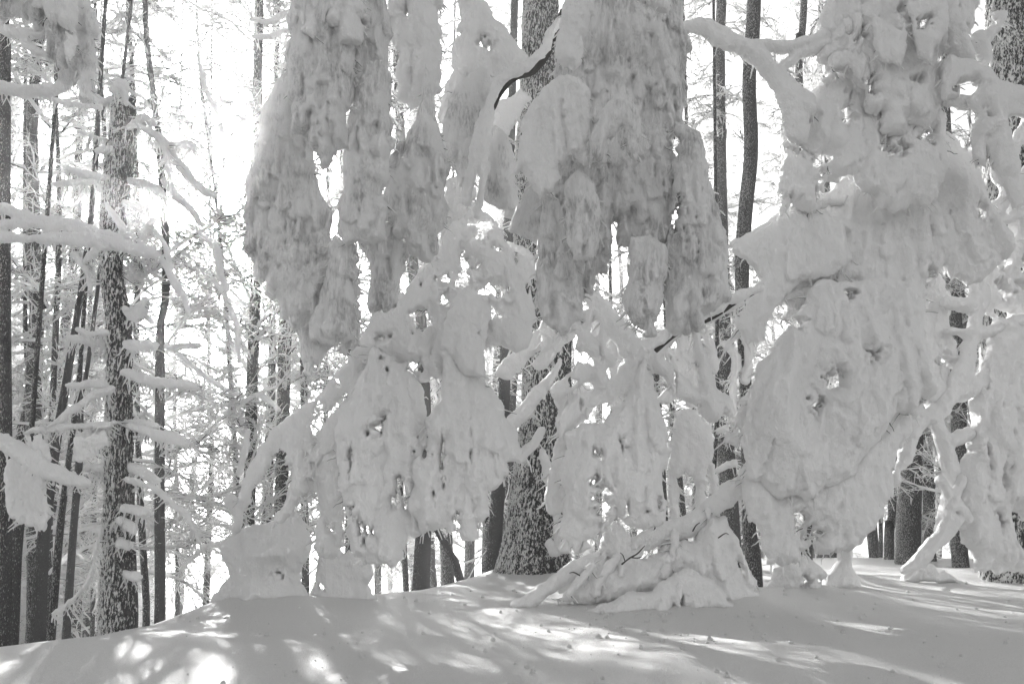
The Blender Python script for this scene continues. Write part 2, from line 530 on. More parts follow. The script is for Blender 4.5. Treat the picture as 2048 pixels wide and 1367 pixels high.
def twig_mat(name, base=0.92, lim=-0.98, trans=0.55):
    """twigs: snow on the upper side and around, dark wood along the underside"""
    m, t, b, lk = new_mat(name)
    b.inputs['Roughness'].default_value = 0.8
    b.inputs['Specular IOR Level'].default_value = 0.1
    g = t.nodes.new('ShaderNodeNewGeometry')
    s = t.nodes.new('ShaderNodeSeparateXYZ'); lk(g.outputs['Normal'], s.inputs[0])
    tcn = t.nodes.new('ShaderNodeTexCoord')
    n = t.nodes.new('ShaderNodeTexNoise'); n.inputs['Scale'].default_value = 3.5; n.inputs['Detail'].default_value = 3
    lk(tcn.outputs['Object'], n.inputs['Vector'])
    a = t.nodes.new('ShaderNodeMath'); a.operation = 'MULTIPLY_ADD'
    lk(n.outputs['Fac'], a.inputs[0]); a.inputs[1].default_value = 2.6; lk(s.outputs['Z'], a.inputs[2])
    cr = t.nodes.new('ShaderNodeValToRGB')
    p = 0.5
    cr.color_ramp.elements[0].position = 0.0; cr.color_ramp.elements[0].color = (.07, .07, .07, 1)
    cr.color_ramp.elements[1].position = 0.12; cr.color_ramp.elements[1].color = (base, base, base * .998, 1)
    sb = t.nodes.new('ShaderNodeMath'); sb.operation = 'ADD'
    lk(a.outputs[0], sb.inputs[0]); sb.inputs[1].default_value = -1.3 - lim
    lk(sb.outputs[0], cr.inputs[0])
    lk(cr.outputs[0], b.inputs['Base Color'])
    tr = t.nodes.new('ShaderNodeBsdfTranslucent'); lk(cr.outputs[0], tr.inputs['Color'])
    mx = t.nodes.new('ShaderNodeMixShader'); mx.inputs[0].default_value = trans
    lk(b.outputs[0], mx.inputs[1]); lk(tr.outputs[0], mx.inputs[2])
    lk(mx.outputs[0], t.nodes['Material Output'].inputs[0])
    return m


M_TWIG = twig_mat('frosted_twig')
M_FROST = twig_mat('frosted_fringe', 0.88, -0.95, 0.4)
m, t_, b_, lk_ = new_mat('bare_dark_twig')
b_.inputs['Base Color'].default_value = (.045, .043, .04, 1); b_.inputs['Roughness'].default_value = 0.9
M_DARK = m

# ------------------------------------------------------------------ ground
CREST = ([-600, 0, 200, 440, 620, 700, 950, 1130, 1420, 2048, 2700], [7.6, 8.2, 8.9, 11.0, 11.6, 12.5, 13.9, 16.0, 20.0, 21.0, 21.0])


def ground_z(X, Y):
    X = np.asarray(X, float); Y = np.asarray(Y, float)
    px = 1024 + F * X / np.maximum(Y, 0.5)
    c = np.interp(px, *CREST)
    drop = 0.11 + 0.13 * np.clip((1000 - px) / 900, 0, 1)
    s = Y - c
    sp = np.where(s > 12, s, np.log1p(np.exp(np.clip(s * 1.6, -30, 20))) / 1.6)
    z = -drop * np.minimum(sp, 30 + 0 * sp)
    z = z + 0.05 * fbm2(X / 3.1 + 3, Y / 3.7, 901, 2) + 0.018 * fbm2(X / 0.8, Y / 1.0, 903, 2) + 0.005 * fbm2(X / 0.17, Y / 0.24, 907, 2) * np.clip((14 - Y) / 6, 0, 1)
    near = 1
    for (mx_, my_, sx_, sy_, hh) in MOUNDS:
        z = z + hh * np.exp(-((X - mx_) / sx_) ** 2 - ((Y - my_) / sy_) ** 2)
    z = z - 0.18 * np.clip((6.0 - Y) / 6.0, 0, 1)
    far = np.clip((Y - 70) / 200, 0, 1)
    return z + far * 14 + 0.9 * np.clip((Y - 25) / 40, 0, 1) * fbm2(X / 19, Y / 23, 911, 2)


def gx(px, Y): return (px - 1024) / F * Y


MOUNDS = [(gx(1070, 15.5), 15.5, 1.1, 1.2, 0.28), (gx(525, 11.2), 11.2, 0.75, 0.7, 0.2), (gx(1340, 11.0), 10.7, 1.1, 0.6, 0.14),
          (gx(250, 7.0), 7.4, 1.4, 0.9, 0.10), (gx(1480, 11.5), 11.4, 1.0, 0.6, 0.14), (gx(1600, 12), 12, .6, .4, .12),
          (gx(1690, 14), 14, .6, .4, .12), (gx(1950, 15), 15, 1.0, .6, .12), (gx(1290, 9.6), 9.6, 0.45, 0.3, 0.05), (gx(1700, 7), 7, 1.6, 1.2, 0.06),
          (gx(60, 5.0), 5.4, 1.3, .6, -0.08)]
ty = np.concatenate([np.linspace(0.0, 16, 420), 16 * (1400 / 16) ** np.linspace(0.01, 1, 150)])
tx = np.linspace(-1, 1, 480)
TX, TY = np.meshgrid(tx, ty)
GX = TX * (5 + TY * 0.95); GY = TY - 2.0
GZ = ground_z(GX, GY)
V = np.stack([GX, GY, GZ], -1).reshape(-1, 3)
nY, nX = GX.shape
idx = np.arange(nX * nY).reshape(nY, nX)
Q = np.stack([idx[:-1, :-1], idx[:-1, 1:], idx[1:, 1:], idx[1:, :-1]], -1).reshape(-1, 4)
gr = mesh_obj('snow_ground', V, Q, M_GROUND)
tag(gr, 'smooth deep snow with soft dunes and streaks of low sunlight', kind='structure')


# ------------------------------------------------------------------ trees
def make_crown(seed, n1=56, zlo=0.7, zhi=11.5, len1=2.2, up=(0.2, 0.9), droop=0.0, n2=12, n3=9, rscale=1.0):
    r = np.random.default_rng(seed)
    z = np.sort(r.uniform(zlo, zhi, n1))
    az = r.uniform(0, 2 * np.pi, n1)
    Ln = len1 * r.uniform(0.45, 1.15, n1) * (1 - 0.3 * z / zhi)
    el = r.uniform(up[0], up[1], n1)
    k = 7; t = np.linspace(0, 1, k)
    dirv = np.stack([np.cos(az) * np.cos(el), np.sin(az) * np.cos(el), np.sin(el)], 1)
    P = np.zeros((n1, k, 3)); P[:, 0, 2] = z
    cur = dirv.copy()
    for i in range(1, k):
        cur = cur + r.normal(0, 0.16, cur.shape) + np.array([0, 0, -droop * 0.25])
        cur /= np.linalg.norm(cur, axis=1, keepdims=True)
        P[:, i] = P[:, i - 1] + cur * (Ln / (k - 1))[:, None]
    Rr = (0.010 + 0.010 * Ln[:, None]) * (1 - 0.7 * t)[None] * rscale
    parts = [tubes(P, Rr, 5)]
    def spawn(P, Ln, n, frac, kk, spread, r0, r1, sides, drp):
        m, k0, _ = P.shape
        tt = r.uniform(0.18, 1.0, (m, n)) * (k0 - 1)
        i0 = np.minimum(tt.astype(int), k0 - 2); f = (tt - i0)[..., None]
        mm = np.arange(m)[:, None]
        base = P[mm, i0] * (1 - f) + P[mm, i0 + 1] * f
        dr = P[mm, i0 + 1] - P[mm, i0]
        dr /= np.linalg.norm(dr, axis=2, keepdims=True) + 1e-9
        dr = dr + r.normal(0, spread, dr.shape); dr[..., 2] *= 0.75
        dr /= np.linalg.norm(dr, axis=2, keepdims=True)
        L2 = (Ln[:, None] * frac * r.uniform(0.4, 1.2, (m, n)) * (1.15 - 0.6 * tt / (k0 - 1))).reshape(-1)
        base = base.reshape(-1, 3); cur = dr.reshape(-1, 3)
        Q_ = np.zeros((m * n, kk, 3)); Q_[:, 0] = base
        for i in range(1, kk):
            cur = cur + r.normal(0, 0.2, cur.shape) + np.array([0, 0, -drp])
            cur /= np.linalg.norm(cur, axis=1, keepdims=True)
            Q_[:, i] = Q_[:, i - 1] + cur * (L2 / (kk - 1))[:, None]
        RR = np.linspace(r0, r1, kk)[None] * r.uniform(0.7, 1.35, (m * n, 1)) * rscale
        parts.append(tubes(Q_, RR, sides))
        return Q_, L2
    P2, L2 = spawn(P, Ln, n2, 0.45, 5, 0.55, 0.012, 0.006, 4, 0.03 + droop * 0.15)
    spawn(P2, L2, n3, 0.5, 3, 0.65, 0.0075, 0.0045, 3, 0.05 + droop * 0.2)
    V, Q = join(parts)
    return V, Q


CROWNS = []
for s_, kw in enumerate([dict(), dict(n1=64, len1=1.8), dict(n1=50, len1=2.7, up=(0.0, 0.6)), dict(n1=60, len1=1.6, up=(0.4, 1.1)), dict(n1=70, len1=1.5, up=(-.2, .4), droop=.3), dict(n1=44, len1=2.6, n2=7, n3=6, rscale=.9), dict(n1=40, len1=3.0, up=(.4, 1.0), n2=8, n3=6, rscale=.9)]):
    V, Q = make_crown(40 + s_, **kw)
    o = mesh_obj('crown', V, Q, M_TWIG)
    TRIS[0] += len(Q) * 2
    CROWNS.append(o.data)
    bpy.data.objects.remove(o)


def trunk_mesh(name, path, rad, mat, parent, sides=20, ridge=0.0, seg_len=0.12, freq=9.0, knob=0.02):
    """path (k,3) world, rad (k,)"""
    P = smooth_line(np.hstack([path, np.asarray(rad)[:, None]]), 6)
    # resample
    ds = np.r_[0, np.cumsum(np.linalg.norm(np.diff(P[:, :3], axis=0), axis=1))]
    n = max(6, int(ds[-1] / seg_len))
    s = np.linspace(0, ds[-1], n)
    Q4 = np.stack([np.interp(s, ds, P[:, i]) for i in range(4)], 1)
    C = Q4[:, :3]; rr = Q4[:, 3]
    a = np.arange(sides) / sides * 2 * np.pi
    sd = int(abs(path[0][0]) * 1000) % 997 + 3
    AA, SS = np.meshgrid(a, s)
    rm = rr[:, None]
    lob = 1 + knob * 2.5 * lattice2(np.cos(AA) * 1.3 + 5 + SS * .5, np.sin(AA) * 1.3 + 7 + SS * 0.4, sd)
    Rr = rm * lob
    att = np.zeros_like(Rr)
    if ridge:
        arc = AA * rm.mean()
        arc2 = np.where(AA < 0, arc, arc)
        per = sides
        x = np.cos(AA) * rm.mean() * freq + 11; y = np.sin(AA) * rm.mean() * freq + 7
        # vertical plates: noise on cylinder coordinates, stretched along the stem
        w1 = 0.6 * lattice2(SS * 3.1 + 3, AA * 2 / np.pi * 2, sd + 1)
        n1 = lattice2((x + w1 + y * 0.0), (y + w1 + SS * freq * 0.22), sd + 2)
        n2 = lattice2(x * 2.1 + 30, y * 2.1 + SS * freq * 0.9, sd + 3)
        n3 = lattice2(x * 4.3 + 60, y * 4.3 + SS * freq * 2.6, sd + 4)
        h = 0.55 * (1 - 2 * np.abs(n1)) + 0.5 * n2 + 0.35 * n3
        Rr = Rr + ridge * h
        att = h
    V = np.stack([C[:, None, 0] + Rr * np.cos(AA), C[:, None, 1] + Rr * np.sin(AA), C[:, None, 2] + 0 * Rr], -1).reshape(-1, 3)
    idx = np.arange(n * sides).reshape(n, sides)
    A = idx[:-1]; B = idx[1:]
    Q = np.stack([A, np.roll(A, -1, 1), np.roll(B, -1, 1), B], -1).reshape(-1, 4)
    top = len(V)
    V = np.vstack([V, C[-1:]])
    capq = np.stack([idx[-1], np.roll(idx[-1], -1), np.full(sides, top), np.full(sides, top)], 1)
    V = V - np.array(parent.location)[None]
    me = mesh_obj(name, V, np.vstack([Q, ]), mat, parent, attr=np.r_[att.ravel(), 0.0])
    TRIS[0] += len(Q) * 2
    return me


def traced_tree(pts, D, mat, label, cat='tree', group=None, crown=None, sides=14, ridge=0, name='frosted_beech', seg=0.25, freq=9, extend=True, crown_scale=1.0, knob=0.02):
    """pts: (px, py, width px) from the bottom up"""
    W3 = []
    for (px, py, wd) in pts:
        x, y, z = at(px, py, D)
        W3.append((x, y, z, wd / 2 * D / F))
    W3 = np.array(W3)
    if extend:
        p, q = W3[-1], W3[-2]
        zt = 11.5 + (hash(label) % 3)
        zt = 12.0
        if p[2] < zt:
            k = (zt - p[2]) / max(0.5, (p[2] - q[2])) * 0.5
            e = p + (p - q) * k; e[2] = zt; e[3] = p[3] * 0.6
            e[0] = np.clip(e[0], p[0] - 1.2, p[0] + 1.2)
            W3 = np.vstack([W3, e])
    gz = float(ground_z(W3[0, 0], D))
    bx = W3[0, 0]
    if W3[0, 2] > gz - 0.25:
        b = W3[0].copy(); b[2] = gz - 0.3; b[3] *= 1.12
        if W3[0, 2] - gz > 1.0:
            b[0] -= 0.4 * np.clip((W3[1, 0] - W3[0, 0]) / max(.3, W3[1, 2] - W3[0, 2]) * (W3[0, 2] - gz), -.6, .6)
        W3 = np.vstack([b, W3])
    root = empty(name, (W3[0, 0], D, gz))
    tag(root, label, cat, group)
    trunk_mesh('trunk', W3[:, :3], W3[:, 3], mat, root, sides, ridge, seg, freq, knob)
    if crown is not None:
        c = bpy.data.objects.new('crown', CROWNS[crown])
        COL.objects.link(c)
        c.parent = root
        lean = (W3[-1, 0] - W3[0, 0]) / max(1, W3[-1, 2] - W3[0, 2])
        c.rotation_euler = (0, math.atan(lean), random.uniform(0, 6.28))
        # lean applied after the spin about the stem
        c.rotation_mode = 'XYZ'
        M = Matrix.Rotation(math.atan(lean), 4, 'Y') @ Matrix.Rotation(random.uniform(0, 6.28), 4, 'Z')
        c.rotation_euler = M.to_euler()
        c.scale = (crown_scale, crown_scale, 1.0)
    return root


random.seed(5)
BARK = dict(b=M_BARK_BEECH, s=M_BARK_SPEC)
TRACED = [
    ([(6, 1262, 30), (10, 900, 26), (8, 500, 25), (10, 60, 24), (10, 0, 22)], 9.2, 's', 'rough rime-specked trunk cut off by the left edge of the view, straight and full height', None),
    ([(22, 1255, 30), (32, 1080, 26), (60, 900, 14), (70, 760, 10)], 10.2, 's', 'short crooked grey trunk right beside the leftmost trunk, mottled with rime', None),
    ([(76, 1258, 30), (86, 1090, 25), (110, 900, 19), (140, 720, 15), (168, 540, 11), (190, 350, 10), (205, 100, 8)], 10.5, 'b', 'smooth grey trunk leaning right, thickest of the leaning stems left of the broken snag', None),
    ([(104, 1255, 16), (118, 1080, 15), (132, 960, 12), (158, 760, 10), (172, 560, 8)], 11.0, 's', 'slim dark leaning trunk, second from the thick smooth grey leaning stem', None),
    ([(134, 1250, 16), (147, 1060, 14), (160, 900, 14), (163, 780, 10), (190, 620, 8)], 12.0, 'b', 'slim leaning stem close to the left side of the broken snag', None),
    ([(98, 1255, 12), (100, 960, 12), (104, 840, 12), (112, 650, 12), (118, 480, 11), (116, 300, 9), (112, 120, 7)], 13.0, 's', 'thin vertical stem crossed by the long snow-loaded branch at left', 2),
    ([(320, 1215, 21), (319, 1000, 20), (320, 700, 18), (321, 650, 14), (333, 560, 16), (322, 330, 15), (302, 150, 12), (290, 0, 11)], 12.5, 'b', 'straight grey trunk just right of the broken snag, the wider of the pair', 1),
    ([(293, 1218, 14), (283, 1050, 14), (277, 900, 12), (272, 700, 12), (276, 500, 12), (270, 300, 12), (262, 100, 10), (256, 0, 9)], 13.5, 's', 'slender trunk showing right behind the broken snag', 4),
    ([(268, 1225, 16), (263, 1080, 15), (262, 900, 12), (262, 700, 10), (215, 330, 9), (200, 120, 9), (190, 0, 8)], 14, 's', 'thin dark stem almost hidden behind the broken snag', None),
    ([(478, 1060, 12), (470, 900, 11), (460, 740, 10), (448, 560, 8), (430, 380, 6), (398, 110, 5)], 17, 's', 'thin curved stem below the sun glare', 5),
    ([(498, 1000, 24), (503, 800, 24), (509, 640, 22), (514, 450, 20), (515, 200, 19), (519, 0, 18)], 14, 's', 'dark trunk left of the big hanging curtain, first right of the sun', 0),
    ([(532, 1045, 20), (538, 900, 19), (545, 700, 16), (545, 560, 13), (550, 250, 12), (556, 0, 10)], 16, 's', 'narrow trunk squeezed between two thicker trunks right of the sun', 2),
    ([(562, 1010, 26), (567, 800, 26), (571, 640, 27), (578, 400, 24), (590, 60, 18), (592, 0, 18)], 14.5, 's', 'specked grey trunk disappearing up behind the big hanging curtain', 1),
    ([(611, 1180, 16), (609, 1000, 15), (608, 800, 14), (606, 600, 12)], 17, 'b', 'thin trunk behind the snow-capped stump', 3),
    ([(654, 1178, 13), (654, 950, 12), (652, 760, 10)], 18, 's', 'very thin dark stem right of the snow-capped stump', 0),
    ([(842, 1168, 34), (848, 1040, 30), (852, 900, 26), (842, 640, 22), (825, 530, 24), (800, 250, 20)], 17, 'b', 'grey trunk seen in a hole of the arching bough and again below it', 2),
    ([(812, 1165, 12), (806, 1060, 11), (800, 900, 10)], 19, 's', 'thin stem just left of the grey trunk under the middle bough', 4),
    ([(896, 1160, 8), (898, 1060, 8), (900, 900, 7)], 20, 's', 'hair-thin stem under the middle bough', None),
    ([(922, 1165, 18), (905, 1110, 16), (872, 1060, 13), (850, 1000, 10)], 16, 'b', 'short trunk leaning left at the foot of the great spruce', None),
    ([(985, 1150, 30), (992, 1050, 28), (1002, 900, 26), (1010, 740, 22)], 15.5, 'b', 'smooth trunk pressed against the left side of the great spruce', None),
    ([(1462, 1112, 44), (1458, 1000, 36), (1450, 860, 34), (1446, 650, 30), (1442, 400, 26), (1440, 100, 22), (1443, 0, 22)], 17.5, 's', 'dark trunk with flared foot, right of the fallen bough, behind the drooping sprays', 4),
    ([(1505, 1108, 34), (1497, 1030, 26), (1492, 800, 24), (1484, 560, 28), (1490, 430, 30), (1502, 300, 30), (1498, 160, 29), (1508, 0, 30)], 13.5, 's', 'tall dark trunk with a slight kink, alone in the bright gap at upper right', None),
    ([(1598, 160, 16), (1603, 80, 15), (1608, 0, 15)], 17, 's', 'dark trunk piece at the top, just right of the tall kinked trunk', 0),
    ([(1330, 1060, 14), (1322, 900, 14), (1312, 740, 12), (1300, 640, 10)], 16, 's', 'slim stem leaning left in the gap right of the low middle bough', 4),
    ([(1366, 1050, 16), (1352, 900, 15), (1340, 760, 12)], 17, 's', 'second slim stem in the gap right of the low middle bough', None),
    ([(1396, 1050, 14), (1392, 900, 13), (1386, 700, 10)], 18, 's', 'third slim stem in the gap right of the low middle bough', 4),
    ([(1425, 1000, 10), (1432, 860, 9), (1434, 700, 8)], 14, 's', 'thin nearly black stem left of the flared trunk', None),
    ([(1232, 1085, 9), (1228, 950, 9), (1225, 800, 8)], 18, 's', 'thin stem visible through holes of the low middle bough', None),
    ([(1816, 1103, 50), (1818, 1000, 46), (1824, 880, 40), (1830, 700, 36)], 18, 's', 'stout dark trunk standing in the gap under the huge right bough', 4),
    ([(1857, 1075, 24), (1858, 960, 24), (1850, 870, 22)], 19, 's', 'trunk plastered white on one side, right of the stout trunk under the huge bough', None),
    ([(1778, 1100, 20), (1780, 1040, 18), (1785, 950, 16)], 19.5, 's', 'narrow trunk just left of the stout trunk under the huge right bough', 2),
    ([(1760, 1110, 8), (1760, 1000, 8)], 22, 's', 'thin far stem left of the stout trunk under the right bough', None),
    ([(1914, 1020, 30), (1918, 850, 30), (1912, 700, 30), (1905, 560, 26), (1900, 400, 22)], 17, 's', 'dark trunk glimpsed through holes at the right side of the huge right bough', 0),
    ([(1658, 1105, 14), (1660, 1000, 13)], 22, 's', 'small trunk foot far behind the huge right bough', 3),
    ([(2040, 1105, 46), (2042, 900, 44)], 17, 's', 'trunk at the very right edge standing on the snow', None),
    ([(20, 1000, 18), (45, 860, 16), (60, 740, 12), (50, 600, 9)], 15, 's', 'crooked stem behind the leftmost trunk', 2),
    ([(185, 1240, 9), (188, 1000, 9), (180, 700, 8), (186, 400, 7)], 19, 's', 'far thin stem left of the broken snag', 3),
    ([(355, 1205, 9), (352, 950, 8), (350, 700, 8)], 20, 's', 'far thin stem right of the wider trunk by the snag', 4),
    ([(412, 1195, 14), (418, 1050, 12), (424, 900, 10), (418, 700, 8)], 20, 's', 'far crooked stem left of the snow-capped stump', 2),
    ([(700, 720, 12), (698, 600, 12), (690, 500, 12)], 18, 's', 'stem seen in the slit between the hanging curtains at left', 0),
]
for (pts, D, mk, lab, cr) in TRACED:
    traced_tree(pts, D, BARK[mk], lab, crown=cr, crown_scale=0.9, extend='leaning left at the foot' not in lab)

# the great spruce in the middle and the one at the upper right edge
great = traced_tree([(1062, 1150, 165), (1066, 1090, 135), (1078, 980, 118), (1088, 860, 104), (1090, 740, 92), (1072, 560, 82), (1066, 400, 78), (1078, 200, 72), (1082, 0, 72)],
                    14.8, M_BARK_HERO, 'massive old spruce trunk with plated bark, flared foot on a snow mound, centre', crown=None, sides=250, ridge=0.026, seg=0.022, freq=42, name='great_spruce', knob=0.05)
side = traced_tree([(1108, 1110, 60), (1112, 1000, 52), (1118, 880, 46), (1120, 760, 42), (1128, 500, 36), (1148, 120, 30), (1150, 0, 30)],
                   15.6, M_BARK_HERO, 'darker second trunk grown against the right side of the massive spruce', crown=None, sides=70, ridge=0.022, seg=0.035, freq=26, name='twin_spruce')
right = traced_tree([(2020, 1100, 110), (2016, 900, 100), (2010, 600, 92), (2012, 420, 86), (2016, 180, 84), (2014, 0, 84)],
                    14.2, M_BARK_HERO, 'broad dark trunk at the upper right corner behind the snow-loaded arm', crown=None, sides=110, ridge=0.022, seg=0.03, freq=28, name='old_spruce')

# background forest
nfill = 0
tries = 0
PLACED = []
TRN = []
for i in range(4):
    rr = np.random.default_rng(70 + i)
    zz = np.linspace(-0.5, 12, 16)
    pth = np.stack([np.cumsum(rr.normal(0, 0.035, 16)), np.cumsum(rr.normal(0, 0.035, 16)), zz], 1)
    tmp = empty('tmp', (0, 0, 0))
    o = trunk_mesh('trunk', pth, np.linspace(0.13, 0.05, 16) * rr.uniform(0.7, 1.2), M_BARK_SPEC, tmp, 8, 0, 0.6)
    TRN.append(o.data); bpy.data.objects.remove(o); bpy.data.objects.remove(tmp)
azs = math.atan2(SUN.x, SUN.y)
LAT = math.hypot(SUN.x, SUN.y)
LITSPOTS = [((p - 1024) / F * CAMZ * F / (q - 1000), CAMZ * F / (q - 1000)) for p, q in ((60, 1330), (180, 1300), (300, 1300), (420, 1270), (540, 1300), (640, 1320), (930, 1210), (1240, 1290), (1480, 1320), (1900, 1190))]
while nfill < 145 and tries < 9000:
    tries += 1
    Y = 15 + 27 * random.random() ** 1.1 if tries % 2 else random.uniform(38, 60)
    X = (random.uniform(-0.62, -0.38) if tries % 10 < 3 else random.uniform(-0.66, 0.66)) * Y
    a = math.atan2(X, Y) - azs
    px = 1024 + F * X / Y
    if abs(a) < R_(0.9): continue
    if any((X - p[0]) ** 2 + (Y - p[1]) ** 2 < 2.0 for p in PLACED): continue
    if Y < float(np.interp(px, *CREST)) + 1.5: continue
    lit = any(abs((X - q[0]) * SUN.y - (Y - q[1]) * SUN.x) < 0.8 * LAT for q in LITSPOTS)
    if lit and Y < 38: continue
    PLACED.append((X, Y))
    g = float(ground_z(X, Y))
    r = empty('frosted_tree', (X, Y, g))
    tag(r, 'slender frosted tree of the dense wood behind the front trunks', 'tree', 'slender frosted trees filling the background')
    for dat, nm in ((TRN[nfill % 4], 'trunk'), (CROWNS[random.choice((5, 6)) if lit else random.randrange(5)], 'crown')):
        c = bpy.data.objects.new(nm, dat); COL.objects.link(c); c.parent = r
    r.rotation_euler = (random.uniform(-.05, .05), random.uniform(-.07, .07), random.uniform(0, 6.28))
    s = random.uniform(0.95, 1.4)
    r.scale = (s, s, random.uniform(0.95, 1.3))
    nfill += 1

# ------------------------------------------------------------------ snow-laden boughs
def bough(name, label, D, parts, group=None, cat='branch', base=None, ground=False):
    """parts: list of (part name, kwargs for snow_mass)"""
    xs = [p[0] for _, kw in parts for q in list(kw.get('P', ())) + list(kw.get('L', ())) for p in q]
    ys = [p[1] for _, kw in parts for q in list(kw.get('P', ())) + list(kw.get('L', ())) for p in q]
    x, y, z = at(sum(xs) / len(xs), max(ys) if ground else min(ys), D)
    root = empty(name, (x, y, z))
    tag(root, label, cat, group)
    allH = [h for _, kw in parts for h in kw.get('H', ())]
    for nm, kw in parts:
        kw = dict(kw)
        if not ground: kw.setdefault('spur', 1.0)
        if kw.get('P'): kw['H'] = allH; kw['sseed'] = len(label) * 13 + 5
        if 'mat' not in kw:
            kw.setdefault('fl', 1.6); kw.setdefault('fd', 9); kw.setdefault('fronds', .55); kw.setdefault('slit', (1.15 if 'huge' in label or 'tangled' in label else 0.80) if D > 8.5 else 1.0); kw.setdefault('fine', 3.6)
        if ground and cat != 'branch': kw['slit'] = 9; kw['fronds'] = 0; kw['fold'] = 2
        if nm == 'snow_heap': kw['spur'] = .8; kw['sseed'] = 77; kw['fronds'] = .3; kw['fold'] = 3; kw['fl'] = .8; kw['rag'] = 9; kw['slit'] = 1.0; kw['lump'] = 11; kw['thin'] = .9
        mat = kw.pop('mat', M_SNOW)
        snow_mass(nm, root, mat, D + kw.pop('dD', 0), **kw)
    return root


RM = dict(mat=M_RIME, st=12, rag=8, lump=7)

# A: near curtain left of centre
bough('hanging_bough', 'big hanging bough right beside the sun glare, snow in long combed fringes', 6.2, [
    ('snow_curtain', dict(RM, dD=.25, P=[[(572, 140), (545, 185), (522, 240), (508, 300), (497, 360), (496, 440), (500, 510), (512, 558), (540, 548), (552, 590), (570, 625), (590, 660), (603, 705), (608, 738), (640, 725), (668, 690), (672, 640), (655, 590), (652, 540), (660, 480), (662, 425), (640, 375), (622, 340), (615, 280), (605, 150)]], T=50, R=70, st=7, apex=(590, -60))),
    ('snow_curtain', dict(RM, dD=-.12, P=[[(594, -170), (580, 60), (573, 150), (588, 200), (596, 245), (612, 255), (625, 235), (636, 290), (648, 335), (662, 330), (672, 300), (690, 235), (706, 200), (704, 140), (712, 60), (712, -170)]], T=48, R=60, apex=(640, -200))),
    ('snow_curtain', dict(RM, dD=.0, P=[[(700, -170), (700, 140), (700, 220), (692, 290), (690, 330), (680, 400), (676, 470), (690, 486), (715, 480), (735, 492), (770, 478), (774, 420), (765, 385), (770, 340), (784, 290), (778, 210), (773, 120), (767, 40), (776, -170)]], T=46, R=55, apex=(738, -100))),
    ('snow_curtain', dict(RM, dD=.12, P=[[(668, 470), (712, 485), (706, 540), (704, 590), (694, 640), (672, 685), (650, 692), (625, 685), (620, 650), (640, 600), (655, 550), (660, 500)]], T=40, R=45, apex=(690, 380))),
    ('snow_curtain', dict(RM, dD=.3, P=[[(708, 480), (722, 560), (724, 640), (721, 692), (690, 697), (676, 660), (690, 560)]], T=26, R=30, apex=(710, 300))),
    ('snow_curtain', dict(RM, dD=.42, P=[[(715, 470), (780, 445), (814, 490), (808, 520), (800, 550), (790, 600), (770, 625), (755, 600), (745, 560), (735, 520)]], H=[(722, 560, 6, 34), (728, 620, 10, 22)], T=32, R=45)),
    ('snow_cap', dict(dD=-.25, P=[[(606, -170), (610, 60), (625, 72), (650, 50), (662, 20), (690, 15), (700, 62), (712, 55), (718, -170)]], T=30, R=35, rag=6)),
])
# B: curtains of the middle left
bough('hanging_bough', 'hanging bough with a pear-shaped snow lobe, left of the dark curved branch', 6.6, [
    ('snow_curtain', dict(dD=.2, P=[[(784, -170), (868, -170), (872, 40), (884, 70), (880, 110), (860, 150), (850, 200), (822, 230), (806, 210), (796, 150), (790, 80), (778, 40)]], H=[(808, 30, 5, 8)], T=40, R=50, st=4, rag=6)),
    ('snow_curtain', dict(RM, P=[[(850, 110), (862, 180), (870, 235), (885, 290), (893, 345), (890, 390), (894, 440), (872, 470), (866, 505), (855, 518), (825, 512), (815, 490), (800, 460), (778, 440), (768, 400), (775, 350), (782, 315), (800, 285), (830, 240), (841, 180)]], T=52, R=62, apex=(850, 40))),
])
# C/D/E
bough('hanging_bough', 'smooth pointed snow sheets hanging around the dark curved branch', 7.2, [
    ('snow_curtain', dict(P=[[(938, -170), (955, -10), (980, 30), (1010, 60), (1035, 90), (1050, 115), (1046, 132), (1015, 150), (1000, 175), (985, 215), (950, 205), (940, 190), (925, 180), (900, 215), (882, 250), (875, 240), (885, 200), (903, 160), (908, 110), (920, 50)]], H=[(972, 95, 6, 10), (905, 60, 8, 20)], T=36, R=55, st=3, rag=5, hz=0.62)),
    ('snow_curtain', dict(RM, dD=-.25, P=[[(965, 130), (935, 150), (905, 180), (893, 220), (878, 245), (888, 290), (900, 330), (916, 357), (927, 358), (937, 330), (952, 290), (962, 250), (980, 215), (990, 170)]], T=34, R=45, st=5, apex=(960, 40))),
    ('snow_curtain', dict(RM, dD=-.1, P=[[(985, 250), (1010, 275), (1025, 310), (1031, 345), (1025, 385), (1010, 422), (985, 418), (962, 405), (958, 370), (966, 320), (975, 280)]], T=34, R=45, st=5)),
    ('snow_curtain', dict(dD=.3, P=[[(900, 350), (930, 340), (945, 400), (930, 430), (900, 450), (885, 470), (880, 430)]], T=26, R=40, st=3, rag=5)),
    ('snow_curtain', dict(dD=.35, P=[[(985, 210), (1040, 180), (1060, 200), (1030, 240), (1010, 275), (985, 262)]], T=20, R=30, st=2, rag=6)),
])


